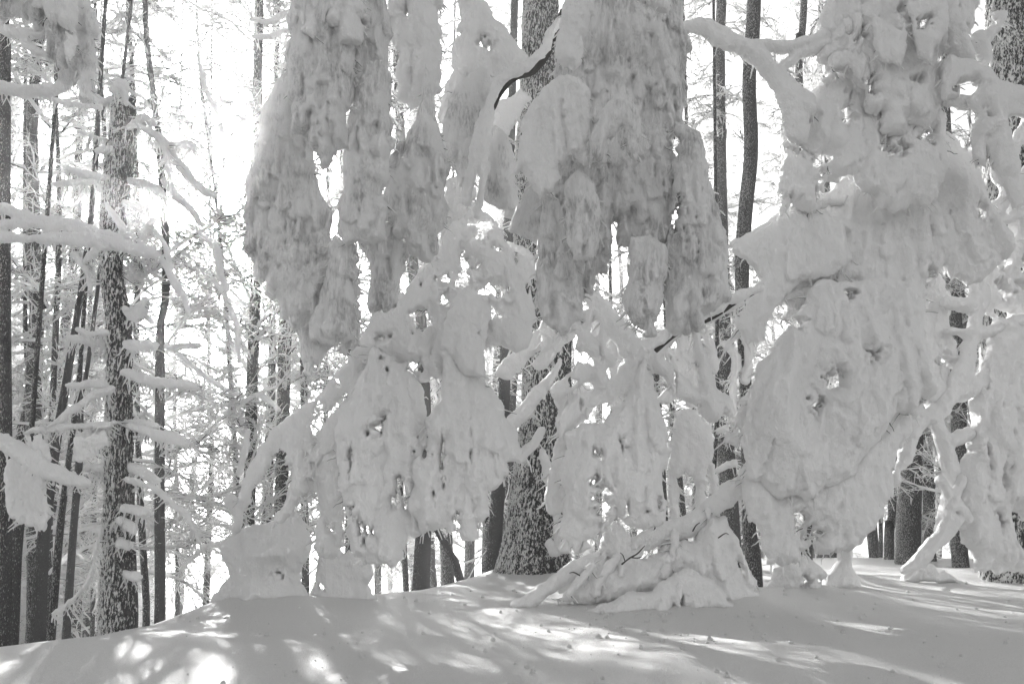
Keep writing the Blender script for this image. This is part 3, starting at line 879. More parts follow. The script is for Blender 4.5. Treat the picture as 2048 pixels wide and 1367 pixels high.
def px_tube(name, pts, D, mat, parent, sides=8, dy=0.0, noise=0.12, rs=1.0, sub=6):
    """limb through photo points (px, py, radius px [, extra distance])"""
    P = smooth_line([(p[0], p[1], p[2], p[3] if len(p) > 3 else 0.0) for p in pts], sub)
    X, Y, Z = at(P[:, 0], P[:, 1], D + P[:, 3])
    C = np.stack([X, D + P[:, 3] + dy, Z], 1)
    SEED[0] += 1
    s = np.arange(len(P))
    Rr = P[:, 2] * D / F * rs * (1 + noise * 1.6 * lattice2(s * 0.45, s * 0 + .5, SEED[0]))
    Rr = np.maximum(Rr, 0.002)
    Rr[-1] *= 0.3
    V, Q = tubes(C[None], Rr[None], sides)
    n = len(P)
    # fine lumps on the snow
    if parent is not None: V = V - np.array(parent.location)[None]
    TRIS[0] += len(Q) * 2
    return mesh_obj(name, V, Q, mat, parent)


o = empty('curved_branch', at(1110, 60, 6.7))
tag(o, 'dark curved branch fringed with rime, snow along its top, crossing the centre top', 'branch')
px_tube('stem', [(1125, 20, 5), (1112, 62, 7), (1097, 103, 7.5), (1065, 143, 7.5), (1032, 154, 7.5), (1006, 177, 7), (986, 213, 7), (970, 262, 5), (955, 310, 4), (942, 370, 3)], 6.72, M_DARK, o)
snow_mass('snow_ridge', o, M_SNOW, 6.6, L=[[(1118, 40, 6), (1106, 62, 8), (1091, 97, 9), (1060, 133, 9), (1032, 142, 10), (1002, 164, 9), (980, 205, 8), (962, 262, 10), (944, 340, 9), (930, 405, 7)], [(975, 240, 7), (968, 310, 8), (960, 390, 7), (955, 430, 6)]], T=14, R=16, rag=5, st=2, lump=3, step=2.2, fine=2.5)

# G: the giant centre mass
bough('hanging_bough', 'giant central mass of combed snow hanging from the top, the largest near curtain', 6.0, [
    ('snow_curtain', dict(RM, dD=.3, P=[[(1165, -170), (1352, -170), (1368, 60), (1374, 120), (1368, 200), (1362, 290), (1358, 350), (1350, 430), (1345, 500), (1325, 560), (1262, 600), (1258, 540), (1255, 490), (1245, 442), (1226, 436), (1215, 470), (1206, 525), (1190, 560), (1165, 580), (1120, 590), (1080, 490), (1050, 470), (1022, 462), (1030, 420), (1060, 350), (1100, 300), (1130, 220), (1110, 150), (1135, 60)]], T=66, R=90, st=10, apex=(1230, -250), low=.35)),
    ('snow_curtain', dict(RM, dD=.1, P=[[(1085, 380), (1120, 400), (1150, 520), (1166, 580), (1166, 640), (1130, 645), (1105, 652), (1085, 632), (1074, 560), (1078, 490)]], T=40, R=48, apex=(1100, 200))),
    ('snow_curtain', dict(RM, dD=-.25, P=[[(1160, 335), (1192, 370), (1199, 450), (1194, 500), (1180, 524), (1155, 517), (1135, 470), (1126, 420), (1130, 370)]], T=40, R=42, apex=(1165, 260))),
    ('snow_curtain', dict(RM, dD=-.35, P=[[(1248, 170), (1282, 240), (1282, 310), (1270, 335), (1255, 300), (1240, 255), (1205, 290), (1178, 345), (1182, 280), (1210, 220)]], T=30, R=36, apex=(1247, 120), st=10)),
    ('snow_curtain', dict(RM, dD=.0, P=[[(1262, 470), (1330, 485), (1332, 540), (1320, 600), (1312, 640), (1290, 657), (1262, 642), (1250, 600), (1262, 540)]], T=42, R=50, apex=(1290, 330))),
    ('snow_curtain', dict(RM, dD=.1, P=[[(1352, 245), (1395, 268), (1415, 315), (1426, 370), (1440, 430), (1457, 480), (1450, 540), (1446, 600), (1430, 628), (1400, 632), (1365, 652), (1345, 657), (1335, 640), (1328, 560), (1333, 500), (1348, 420), (1345, 350)]], H=[(1352, 290, 5, 22), (1350, 430, 4, 36)], T=50, R=62, apex=(1370, 120))),
    ('snow_frond', dict(dD=-.3, P=[[(1120, 150), (1162, 160), (1177, 210), (1172, 260), (1172, 330), (1156, 326), (1142, 302), (1122, 310), (1110, 366), (1080, 400), (1066, 386), (1050, 346), (1030, 348), (1035, 290), (1055, 220), (1090, 165)]], T=34, R=40, rag=10, st=5, lump=8, rag_low=1.5)),
    ('snow_frond', dict(dD=-.4, P=[[(1150, -170), (1180, -170), (1170, 60), (1162, 120), (1150, 140), (1128, 130), (1128, 60)]], T=26, R=30, rag=7, st=3)),
    ('snow_cap', dict(dD=-.35, L=[[(1250, -20, 16), (1310, 5, 14), (1330, 10, 10)]], T=24, R=22, rag=6, st=2)),
], )

# H: arching bough in the middle
bough('arching_bough', 'wide smooth arching bough with holes, below the hanging curtains, left of the massive spruce', 9.2, [
    ('snow_load', dict(P=[[(935, 405), (905, 435), (880, 480), (862, 520), (830, 560), (790, 600), (750, 620), (735, 660), (712, 705), (750, 740), (790, 730), (830, 740), (870, 750), (900, 735), (960, 700), (1000, 690), (1035, 705), (1060, 690), (1072, 640), (1062, 590), (1062, 535), (1035, 505), (1008, 480), (985, 435)]],
                       H=[(838, 645, 17, 22), (925, 535, 8, 42), (960, 462, 17, 24), (836, 733, 9, 13), (993, 500, 11, 8), (893, 600, 6, 18), (948, 535, 5, 6), (990, 580, 24, 12), (884, 555, 7, 10), (768, 680, 8, 5), (1008, 735, 8, 26), (1032, 425, 0.1, .1)], T=38, R=70, st=2, rag=5, low=.55)),
    ('snow_load', dict(dD=-.15, P=[[(745, 690), (782, 715), (820, 735), (838, 760), (856, 800), (850, 850), (846, 905), (830, 950), (818, 1000), (826, 1060), (800, 1105), (775, 1122), (740, 1125), (715, 1110), (698, 1070), (688, 1000), (678, 930), (673, 870), (682, 820), (708, 790), (735, 730)]], H=[(767, 850, 6, 16), (702, 1020, 4, 10), (748, 1060, 5, 9)], T=50, R=85, st=4, rag=9, low=.5)),
    ('snow_load', dict(dD=-.2, P=[[(880, 700), (925, 680), (950, 740), (985, 780), (1010, 820), (1032, 870), (1040, 925), (1008, 925), (998, 975), (978, 980), (960, 1020), (950, 1060), (920, 1062), (890, 1050), (850, 1057), (835, 1030), (815, 1010), (830, 975), (826, 940), (855, 890), (857, 850), (880, 800), (887, 750)]], H=[(915, 1035, 9, 12), (845, 905, 6, 10)], T=52, R=85, st=4, rag=9, low=.5)),
    ('snow_load', dict(dD=-.3, P=[[(925, 575), (955, 590), (985, 615), (970, 680), (950, 740), (900, 740), (885, 700), (890, 640), (905, 600)]], T=34, R=50, st=4, rag=4)),
    ('snowy_limb', dict(dD=.2, L=[[(740, 690, 16), (705, 735, 17), (665, 785, 17), (620, 825, 18), (570, 855, 17), (535, 900, 15), (505, 950, 13), (482, 1000, 9)], [(760, 730, 14), (712, 790, 14), (668, 850, 15), (632, 905, 15), (600, 960, 13), (575, 1010, 10), (556, 1040, 6)], [(720, 690, 10), (690, 740, 8), (650, 800, 8)]],
                        P=[[(575, 855), (615, 845), (630, 880), (622, 905), (600, 900), (590, 925), (575, 930), (570, 890)]], T=24, R=26, rag=5, st=2, lump=4)),
    ('snow_drape', dict(dD=.3, P=[[(598, 930), (640, 900), (668, 860), (682, 900), (680, 960), (688, 1020), (678, 1060), (650, 1100), (640, 1060), (625, 1010), (605, 985)]], T=20, R=40, rag=10, st=3, hz=.4, lump=6)),
    ('snow_drape', dict(dD=.4, P=[[(1012, 480), (1060, 500), (1075, 540), (1050, 560), (1060, 610), (1040, 640), (1010, 620), (1000, 560)]], T=22, R=40, rag=8, hz=.5)),
    ('snow_fingers', dict(dD=.9, L=[[(1000, 880, 12), (1040, 830, 14), (1075, 790, 13), (1105, 755, 9), (1120, 720, 5)], [(1010, 745, 16), (1050, 700, 18), (1100, 660, 14), (1150, 630, 10)], [(1075, 730, 10), (1120, 680, 11), (1165, 640, 9)], [(1040, 910, 10), (1070, 880, 12), (1082, 860, 8)]], T=18, R=20, rag=4, st=1)),
])

# J: low middle bough right of the great spruce
bough('low_bough', 'low bough right of the massive spruce, crossing snowy arms above a ragged skirt', 9.6, [
    ('snowy_limb', dict(L=[[(1180, 590, 12), (1215, 640, 17), (1250, 680, 20), (1288, 712, 28), (1325, 680, 18), (1380, 648, 13), (1430, 625, 11), (1480, 605, 8)], [(1288, 715, 26), (1245, 765, 19), (1195, 790, 18), (1160, 805, 16), (1135, 840, 14), (1122, 870, 9)],
                          [(1288, 712, 24), (1330, 735, 17), (1355, 770, 14), (1390, 790, 12), (1440, 800, 14), (1455, 815, 9)], [(1150, 640, 12), (1180, 690, 12), (1220, 720, 12)], [(1115, 780, 14), (1165, 745, 15), (1200, 750, 12)]],
                       P=[[(1085, 640), (1130, 610), (1175, 620), (1160, 650), (1110, 690), (1080, 700)]], H=[(1110, 655, 17, 12)], T=28, R=30, rag=5, st=2, lump=5)),
    ('snow_skirt', dict(dD=-.1, P=[[(1288, 710), (1312, 780), (1330, 850), (1342, 900), (1327, 960), (1334, 1000), (1325, 1040), (1280, 1060), (1250, 1045), (1240, 1012), (1212, 1055), (1180, 1080), (1150, 1100), (1125, 1070), (1130, 990), (1122, 950), (1138, 900), (1130, 870), (1160, 850), (1210, 845), (1255, 790)]], H=[(1206, 1010, 10, 38), (1241, 890, 3, 9), (1190, 960, 4, 10), (1308, 1010, 4, 12), (1250, 1024, 7, 16)], T=46, R=80, st=4, rag=8, low=.55)),
    ('snow_skirt', dict(dD=.3, P=[[(1115, 800), (1160, 770), (1200, 790), (1180, 830), (1140, 860), (1120, 850), (1130, 940), (1150, 1030), (1180, 1100), (1150, 1110), (1128, 1060), (1120, 960), (1108, 870)]], T=28, R=36, rag=7)),
    ('snow_spray', dict(dD=.8, P=[[(1190, 590), (1225, 610), (1255, 660), (1260, 700), (1230, 730), (1200, 720), (1180, 680)], [(1255, 760), (1290, 750), (1300, 800), (1270, 820), (1240, 800)]], T=20, R=36, rag=9, hz=.25, lump=6)),
])
o = empty('small_branch', at(1430, 620, 8.6))
tag(o, 'thin dark branch with snow on top poking out beneath the giant central mass', 'branch')
px_tube('stem', [(1310, 700, 6), (1360, 662, 6), (1420, 636, 6), (1470, 605, 5), (1520, 580, 3)], 8.9, M_DARK, o)
snow_mass('snow_ridge', o, M_SNOW, 8.8, L=[[(1300, 695, 9), (1358, 652, 9), (1418, 626, 8), (1468, 597, 7), (1520, 573, 5)]], T=12, R=12, rag=3, st=1, lump=2, step=2.4)

# K: young spruce sprays in the gap
bough('spruce_spray', 'loose drooping snowy sprays between the low ragged-skirted bough and the huge right veil', 13.0, [
    ('snow_spray', dict(L=[[(1325, 690, 8), (1350, 720, 9), (1370, 770, 8), (1380, 810, 6)], [(1345, 640, 8), (1372, 690, 9), (1385, 750, 8), (1395, 800, 6)], [(1370, 700, 8), (1400, 730, 9), (1412, 780, 8)], [(1325, 800, 10), (1360, 778, 12), (1400, 775, 11), (1440, 800, 14), (1458, 825, 8)], [(1400, 650, 7), (1420, 690, 8), (1425, 740, 6)]], T=16, R=18, rag=5, st=2, hz=.55)),
    ('snow_spray', dict(P=[[(1345, 825), (1385, 825), (1420, 860), (1428, 905), (1415, 945), (1395, 960), (1375, 945), (1350, 955), (1340, 910)]], T=22, R=30, rag=9, st=2, lump=6, fl=.7)),
    ('snow_spray', dict(dD=.3, L=[[(1345, 930, 8), (1348, 990, 8), (1350, 1040, 6)], [(1395, 940, 9), (1402, 1000, 8), (1400, 1040, 6)], [(1420, 930, 7), (1428, 980, 7)]], T=14, R=14, rag=5, hz=.6)),
    ('snow_spray', dict(dD=.4, L=[[(1455, 690, 7), (1470, 720, 9), (1462, 780, 8), (1470, 850, 7)], [(1480, 640, 8), (1500, 690, 9), (1490, 760, 8)], [(1440, 860, 8), (1475, 850, 9)], [(1440, 940, 7), (1470, 925, 8)]], T=14, R=16, rag=5, hz=.55)),
])

# L: bough fallen to the ground
bough('fallen_bough', 'bent bough reaching down to the ground over a heap of snow', 10.8, [
    ('snowy_limb', dict(L=[[(1540, 960, 16), (1475, 975, 20), (1430, 1005, 20), (1385, 1045, 20), (1330, 1065, 19), (1280, 1085, 18), (1215, 1110, 17), (1160, 1135, 15), (1110, 1165, 13), (1070, 1190, 12), (1035, 1210, 9)]], T=22, R=22, rag=5, st=2, lump=4, w0=20, fine=3)),
    ('snow_heap', dict(dD=-.1, P=[[(1120, 1200), (1150, 1165), (1175, 1132), (1215, 1118), (1245, 1125), (1290, 1118), (1330, 1090), (1365, 1078), (1405, 1088), (1422, 1105), (1430, 1160), (1440, 1200), (1330, 1205), (1260, 1195), (1200, 1205)],
                                 [(1395, 1050), (1415, 1028), (1440, 1035), (1456, 1060), (1462, 1100), (1476, 1140), (1495, 1175), (1520, 1205), (1480, 1225), (1400, 1215), (1385, 1165), (1392, 1100)],
                                 [(1200, 1100), (1212, 1050), (1236, 1042), (1256, 1066), (1262, 1100), (1230, 1120)]],
                           L=[[(1300, 1075, 9), (1262, 1110, 11), (1215, 1150, 11)], [(1440, 1040, 9), (1470, 1100, 10), (1500, 1160, 10)]],
                           T=46, R=50, st=3, lump=12, low=.4)),
    ('snow_heap', dict(dD=-.55, P=[[(1150, 1240), (1200, 1210), (1250, 1186), (1305, 1176), (1345, 1150), (1380, 1142), (1425, 1162), (1450, 1190), (1470, 1225), (1400, 1225), (1345, 1212), (1335, 1232), (1290, 1240), (1240, 1235)]], T=42, R=46, st=1, lump=8, low=.3)),
    ('snow_fingers', dict(dD=-.3, L=[[(1230, 1112, 7), (1210, 1140, 7), (1190, 1175, 8)], [(1350, 1065, 6), (1345, 1100, 7), (1330, 1150, 8)], [(1180, 1130, 6), (1160, 1160, 6), (1140, 1190, 6)], [(1420, 1020, 7), (1425, 1070, 8), (1420, 1130, 9)]], T=10, R=10, rag=5, spur=1.5)),
], ground=True)
o = empty('dead_twig', at(1245, 1127, 10))
tag(o, 'small bare forked twig sticking out of the snow heap', 'twig')
px_tube('stem', [(1243, 1128, 1.6), (1258, 1116, 1.6), (1275, 1106, 1.3), (1290, 1090, 1)], 10.0, M_DARK, o, 5)
px_tube('stem', [(1262, 1114, 1.2), (1275, 1115, 1.0), (1286, 1112, .8)], 10.0, M_DARK, o, 5)
px_tube('stem', [(1250, 1122, 1.2), (1246, 1110, 1.0), (1240, 1104, .8)], 10.0, M_DARK, o, 5)
for q in ([(1385, 1062, 1.5), (1392, 1050, 1.2), (1400, 1044, .8)], [(1160, 1150, 1.5), (1148, 1144, 1.2), (1138, 1145, .8)], [(1436, 1075, 1.4), (1450, 1066, 1.1), (1458, 1068, .8)]):
    px_tube('stem', q, 10.0, M_DARK, o, 5)
o = empty('dead_twig', at(1605, 1110, 11))
tag(o, 'upright bare dark twig standing free under the huge right bough', 'twig')
px_tube('stem', [(1603, 1112, 1.8), (1604, 1090, 1.6), (1610, 1068, 1.4), (1612, 1052, 1)], 11.0, M_DARK, o, 5)
px_tube('stem', [(1612, 1055, 1.2), (1600, 1058, 1.0), (1592, 1063, .8)], 11.0, M_DARK, o, 5)
px_tube('stem', [(1606, 1082, 1.2), (1614, 1074, .8)], 11.0, M_DARK, o, 5)
px_tube('stem', [(1603, 1098, 1.2), (1596, 1092, .8)], 11.0, M_DARK, o, 5)

# M: the huge right bough system
bough('upper_right_bough', 'tangled snowy bough at top right, its long arm crossing the tall kinked trunk', 9.8, [
    ('snowy_limb', dict(L=[[(1372, 52, 9), (1400, 62, 12), (1450, 85, 17), (1500, 108, 18), (1545, 145, 19), (1575, 180, 20), (1610, 210, 24)], [(1500, 95, 9), (1545, 95, 10), (1590, 92, 10), (1640, 75, 13), (1690, 50, 20)], [(1560, 135, 7), (1600, 110, 9), (1650, 90, 12)], [(1395, 50, 8), (1420, 55, 10), (1450, 68, 6)], [(1575, 180, 20), (1590, 215, 26), (1600, 260, 22)]], T=26, R=28, rag=5, st=2, lump=4)),
    ('snow_load', dict(dD=.1, P=[[(1690, -170), (1938, -170), (1938, 60), (1922, 112), (1880, 120), (1870, 160), (1880, 200), (1860, 250), (1800, 240), (1760, 215), (1740, 190), (1700, 150), (1650, 140), (1625, 115), (1645, 70)]], H=[(1796, 35, 9, 18), (1850, 45, 8, 16), (1715, 74, 6, 7), (1702, 85, 3, 6), (1875, 115, 8, 8)], T=56, R=90, rag=8, st=3, lump=10, low=.45)),
    ('snow_load', dict(dD=-.2, P=[[(1745, 40), (1800, 60), (1815, 45), (1812, 100), (1800, 135), (1775, 130), (1755, 110)], [(1820, 0), (1900, 0), (1895, 60), (1870, 100), (1862, 120), (1840, 110), (1830, 60)]], T=34, R=50, rag=7)),
    ('snow_load', dict(dD=.25, P=[[(1600, 215), (1650, 160), (1690, 140), (1750, 170), (1800, 210), (1870, 190), (1890, 240), (1890, 330), (1870, 400), (1820, 410), (1790, 420), (1760, 400), (1700, 350), (1640, 330), (1610, 300), (1590, 260)]], H=[(1697, 195, 4, 8), (1735, 175, 7, 16), (1690, 235, 12, 20), (1770, 290, 9, 22), (1828, 165, 10, 8), (1852, 275, 6, 14), (1795, 300, 7, 16), (1640, 150, 10, 8)], T=44, R=70, rag=9, st=4, lump=10, low=.5, hz=.6)),
    ('snow_load', dict(dD=.0, P=[[(1660, 110), (1705, 105), (1740, 110), (1750, 135), (1740, 160), (1715, 165), (1695, 140), (1665, 138), (1650, 125)]], T=30, R=45, rag=9, lump=8)),
    ('snow_tangle', dict(dD=.35, P=[[(1580, 200), (1630, 220), (1660, 250), (1680, 300), (1690, 340), (1650, 370), (1640, 410), (1590, 420), (1560, 430), (1560, 380), (1575, 330), (1565, 290), (1570, 240)]], H=[(1640, 320, 14, 12), (1660, 365, 18, 8), (1612, 245, 8, 5), (1648, 395, 16, 10)], T=30, R=50, rag=10, lump=9, hz=.3)),
    ('snow_load', dict(dD=-.1, P=[[(1890, 110), (1925, 118), (1975, 140), (2000, 165), (2080, 185), (2080, 245), (2030, 225), (2000, 235), (2020, 300), (2040, 370), (2060, 400), (2030, 420), (2010, 380), (1990, 320), (1975, 280), (1970, 330), (1955, 330), (1950, 270), (1960, 235), (1930, 190), (1890, 200), (1880, 160)]], H=[(1937, 178, 22, 14), (1955, 230, 18, 12)], T=44, R=60, rag=6, st=3, lump=7)),
    ('snowy_limb', dict(dD=.1, L=[[(1890, 205, 10), (1930, 208, 12), (1965, 205, 9)], [(1940, 90, 10), (1955, 80, 16), (1975, 75, 12), (1985, 60, 8)], [(1960, 90, 12), (1965, 125, 9)], [(1995, 30, 9), (2010, 30, 8), (2000, 60, 5)]], T=18, R=20, rag=5)),
], group=None)
bough('right_bough', 'huge drooping bough at right with a thick veil of snow hanging nearly to the ground', 10.4, [
    ('snow_veil', dict(dD=.2, P=[[(1640, 400), (1680, 360), (1740, 330), (1800, 300), (1850, 280), (1890, 270), (1920, 300), (1950, 330), (1975, 400), (1985, 450), (1995, 520), (1960, 560), (1930, 560), (1900, 540), (1890, 520), (1870, 560), (1850, 590), (1830, 640), (1780, 660), (1700, 640), (1620, 640), (1560, 600), (1520, 560), (1560, 500), (1600, 440)]], H=[(1825, 365, 14, 12), (1698, 590, 6, 14), (1591, 649, 7, 11), (1855, 560, 8, 30), (1953, 430, 5, 14)], T=56, R=95, rag=8, st=4, lump=10, low=.5)),
    ('snow_veil', dict(dD=-.1, P=[[(1460, 500), (1490, 480), (1540, 450), (1590, 410), (1625, 402), (1660, 430), (1690, 450), (1700, 520), (1650, 560), (1600, 560), (1560, 600), (1530, 650), (1490, 680), (1470, 640), (1500, 600), (1520, 560), (1500, 530), (1480, 520)]], H=[(1500, 560, 12, 14)], T=34, R=50, rag=7, st=2, lump=7)),
    ('snow_veil', dict(dD=-.2, P=[[(1640, 560), (1700, 570), (1760, 560), (1810, 570), (1840, 620), (1835, 700), (1850, 780), (1830, 830), (1790, 830), (1740, 900), (1700, 960), (1640, 980), (1560, 990), (1510, 960), (1490, 900), (1490, 820), (1510, 740), (1560, 680), (1600, 620)]], H=[(1665, 755, 12, 22), (1626, 805, 5, 18), (1735, 712, 6, 12)], T=62, R=110, rag=8, st=5, lump=10, low=.5)),
    ('snow_veil', dict(dD=-.05, P=[[(1500, 900), (1560, 940), (1640, 940), (1720, 880), (1800, 820), (1840, 800), (1820, 860), (1795, 920), (1780, 980), (1760, 1030), (1745, 1070), (1715, 1085), (1690, 1065), (1670, 1085), (1640, 1060), (1620, 1065), (1600, 1045), (1580, 1085), (1570, 1130), (1535, 1125), (1520, 1060), (1500, 1040), (1485, 1000), (1480, 950)]], H=[(1598, 1050, 15, 28), (1625, 1065, 10, 20)], T=48, R=75, rag=9, st=5, lump=8, low=.4, rag_low=1.6)),
    ('snow_veil', dict(dD=.1, P=[[(1470, 830), (1500, 780), (1530, 760), (1520, 830), (1500, 850), (1520, 880), (1470, 890), (1445, 885), (1450, 868), (1490, 865), (1470, 850)]], T=24, R=30, rag=6)),
    ('snowy_limb', dict(dD=.05, L=[[(1445, 700, 4), (1500, 640, 6), (1560, 600, 8), (1620, 575, 8), (1680, 540, 8)], [(1460, 490, 5), (1520, 460, 7), (1580, 425, 11), (1620, 404, 14), (1680, 400, 10)], [(1490, 800, 5), (1545, 740, 7), (1600, 690, 8)]], T=24, R=26, rag=5, lump=5)),
], )
bough('right_side_bough', 'snowy bough at the right edge, its foot on the snow, lattice of dark gaps', 12.2, [
    ('snow_veil', dict(P=[[(1990, 640), (2070, 640), (2090, 700), (2085, 1000), (2030, 1010), (2020, 1060), (2028, 1135), (1995, 1145), (1960, 1140), (1945, 1100), (1925, 1060), (1905, 1030), (1890, 990), (1905, 950), (1940, 900), (1950, 860), (1940, 810), (1955, 760), (1975, 700)]], H=[(1998, 1035, 5, 12)], T=58, R=85, rag=10, st=6, lump=9)),
    ('snow_veil', dict(dD=.2, P=[[(1850, 560), (1880, 540), (1900, 600), (1895, 680), (1890, 760), (1880, 800), (1850, 830), (1835, 780), (1830, 700), (1840, 640)]], H=[(1872, 735, 8, 16), (1888, 720, 6, 16)], T=34, R=50, rag=9, lump=7)),
    ('snowy_limb', dict(dD=.0, L=[[(1870, 830, 16), (1840, 840, 14), (1820, 870, 12), (1800, 930, 9), (1790, 970, 6)], [(1870, 830, 16), (1880, 870, 15), (1895, 920, 15), (1900, 960, 16), (1890, 1010, 12), (1880, 1060, 10)], [(1870, 830, 15), (1910, 780, 17), (1935, 720, 16), (1945, 640, 12), (1950, 560, 9), (1945, 500, 7)], [(1895, 605, 11), (1940, 610, 12), (1965, 580, 11), (1945, 650, 9)], [(1900, 665, 6), (1960, 663, 9), (2010, 655, 12), (2060, 640, 14)], [(1905, 880, 14), (1935, 870, 12)], [(1920, 790, 14), (1955, 770, 14), (1990, 740, 20)]], T=24, R=26, rag=5, lump=5)),
    ('snow_veil', dict(dD=.25, P=[[(1960, 420), (2000, 400), (2070, 380), (2090, 500), (2080, 660), (2030, 660), (1990, 640), (1960, 600), (1950, 520), (1985, 530), (2000, 500)]], H=[(2005, 470, 20, 34), (2040, 535, 8, 16), (2000, 590, 8, 12), (2035, 575, 10, 7), (2000, 625, 12, 8)], T=36, R=60, rag=9, lump=8, hz=.45)),
    ('snowy_limb', dict(dD=-.2, L=[[(2090, 300, 10), (2055, 345, 12), (2020, 380, 12), (1985, 430, 12), (1965, 460, 8)], [(2070, 220, 12), (2040, 270, 10), (2020, 320, 9)], [(1980, 270, 9), (1990, 330, 10), (2010, 390, 11)], [(2090, 420, 12), (2030, 430, 10), (1990, 450, 8)], [(1905, 1040, 9), (1860, 1100, 14), (1835, 1125, 12), (1810, 1140, 8)], [(1925, 960, 8), (1900, 1010, 9), (1880, 1070, 9)], [(1880, 960, 6), (1930, 1040, 7)]], T=20, R=22, rag=5, lump=4)),
], ground=True)

# snow-loaded stumps, saplings and small mounds
bough('snow_capped_stump', 'squat stump wholly capped by a thick block of snow, on the crest left of centre', 11.2, [
    ('snow_block', dict(P=[[(385, 1245), (412, 1215), (432, 1185), (456, 1150), (450, 1120), (444, 1088), (454, 1072), (478, 1067), (494, 1050), (520, 1049), (560, 1041), (590, 1040), (608, 1062), (621, 1088), (614, 1115), (600, 1140), (600, 1165), (622, 1195), (660, 1225), (640, 1250), (520, 1262), (420, 1260)]], H=[(571, 1146, 2.5, 4)], T=105, R=130, rag=8, st=2, lump=30, low=.35, thin=.8)),
    ('snow_cap', dict(P=[[(560, 1040), (575, 1020), (600, 1030), (610, 1055), (580, 1060)]], T=24, R=20, rag=3, st=1)),
    ('snowy_limb', dict(L=[[(470, 1010, 7), (474, 1040, 8), (476, 1070, 8)], [(462, 1000, 10), (480, 1010, 9), (490, 1005, 8)]], T=14, R=14, rag=4)),
], cat='stump', ground=True)
bough('snowy_sapling', 'small sapling buried in ragged snow, right of the capped stump', 11.6, [
    ('snow_load', dict(P=[[(596, 1225), (622, 1190), (634, 1155), (640, 1120), (652, 1094), (668, 1086), (684, 1104), (700, 1098), (718, 1118), (738, 1130), (744, 1150), (732, 1172), (748, 1195), (775, 1222), (690, 1232)]], H=[(645, 1170, 4, 6)], T=36, R=45, rag=9, st=3, lump=8)),
], cat='sapling', ground=True)
bough('snowy_sapling', 'bent sapling under a snow hood with a pointed wing, beneath the huge right bough', 11.8, [
    ('snow_load', dict(P=[[(1525, 1200), (1540, 1170), (1550, 1140), (1568, 1120), (1585, 1105), (1610, 1110), (1630, 1125), (1650, 1140), (1655, 1150), (1640, 1160), (1632, 1185), (1640, 1215), (1540, 1220)]], H=[(1606, 1160, 4, 12), (1585, 1111, 7, 4), (1628, 1160, 3, 6)], T=50, R=50, rag=6, st=3, lump=7)),
], cat='sapling', ground=True)
bough('snowy_sapling', 'slim cone-shaped snow-covered sapling on the bright strip, right of the hooded sapling', 13.4, [
    ('snow_load', dict(P=[[(1640, 1180), (1652, 1145), (1672, 1125), (1680, 1085), (1686, 1040), (1692, 1020), (1700, 1060), (1700, 1100), (1704, 1130), (1718, 1150), (1730, 1185)]], T=34, R=34, rag=7, st=3, lump=5)),
], cat='sapling', ground=True)
bough('snow_lump', 'low snow hummock on the bright strip at the right, left of the right bough foot', 14.0, [
    ('snow_load', dict(P=[[(1800, 1160), (1815, 1135), (1840, 1118), (1862, 1125), (1870, 1145), (1900, 1150), (1930, 1165)]], T=50, R=40, rag=3, st=1)),
], cat='snow mound', ground=True)

# N: upper left
bough('corner_bough', 'hanging bough with dark needles and ragged fringe in the upper left corner', 7.0, [
    ('snow_curtain', dict(mat=M_RIME, P=[[(-60, -170), (180, -170), (180, 50), (188, 110), (193, 165), (175, 185), (160, 180), (148, 140), (130, 105), (118, 140), (106, 90), (82, 60), (50, 42), (30, 32), (-30, 22)]], T=34, R=45, rag=11, st=9, lump=8, rag_low=1.6, hz=.55)),
    ('snow_frond', dict(dD=-.2, P=[[(60, -170), (150, -170), (150, 20), (140, 60), (125, 30), (100, 40), (85, 15), (60, 10)], [(130, 60), (150, 70), (158, 110), (148, 130), (136, 110)]], T=22, R=26, rag=8, lump=6)),
    ('snow_frond', dict(mat=M_RIME, dD=.2, P=[[(105, 90), (150, 95), (185, 150), (190, 190), (165, 180), (150, 165), (110, 160)]], T=22, R=30, rag=9, st=8, hz=.35)),
    ('snowy_limb', dict(L=[[(-20, 42, 7), (30, 68, 9), (60, 90, 9), (92, 112, 5)], [(40, 62, 5), (70, 66, 6), (92, 64, 4)]], T=12, R=12, rag=3, st=1, step=2.2)),
])
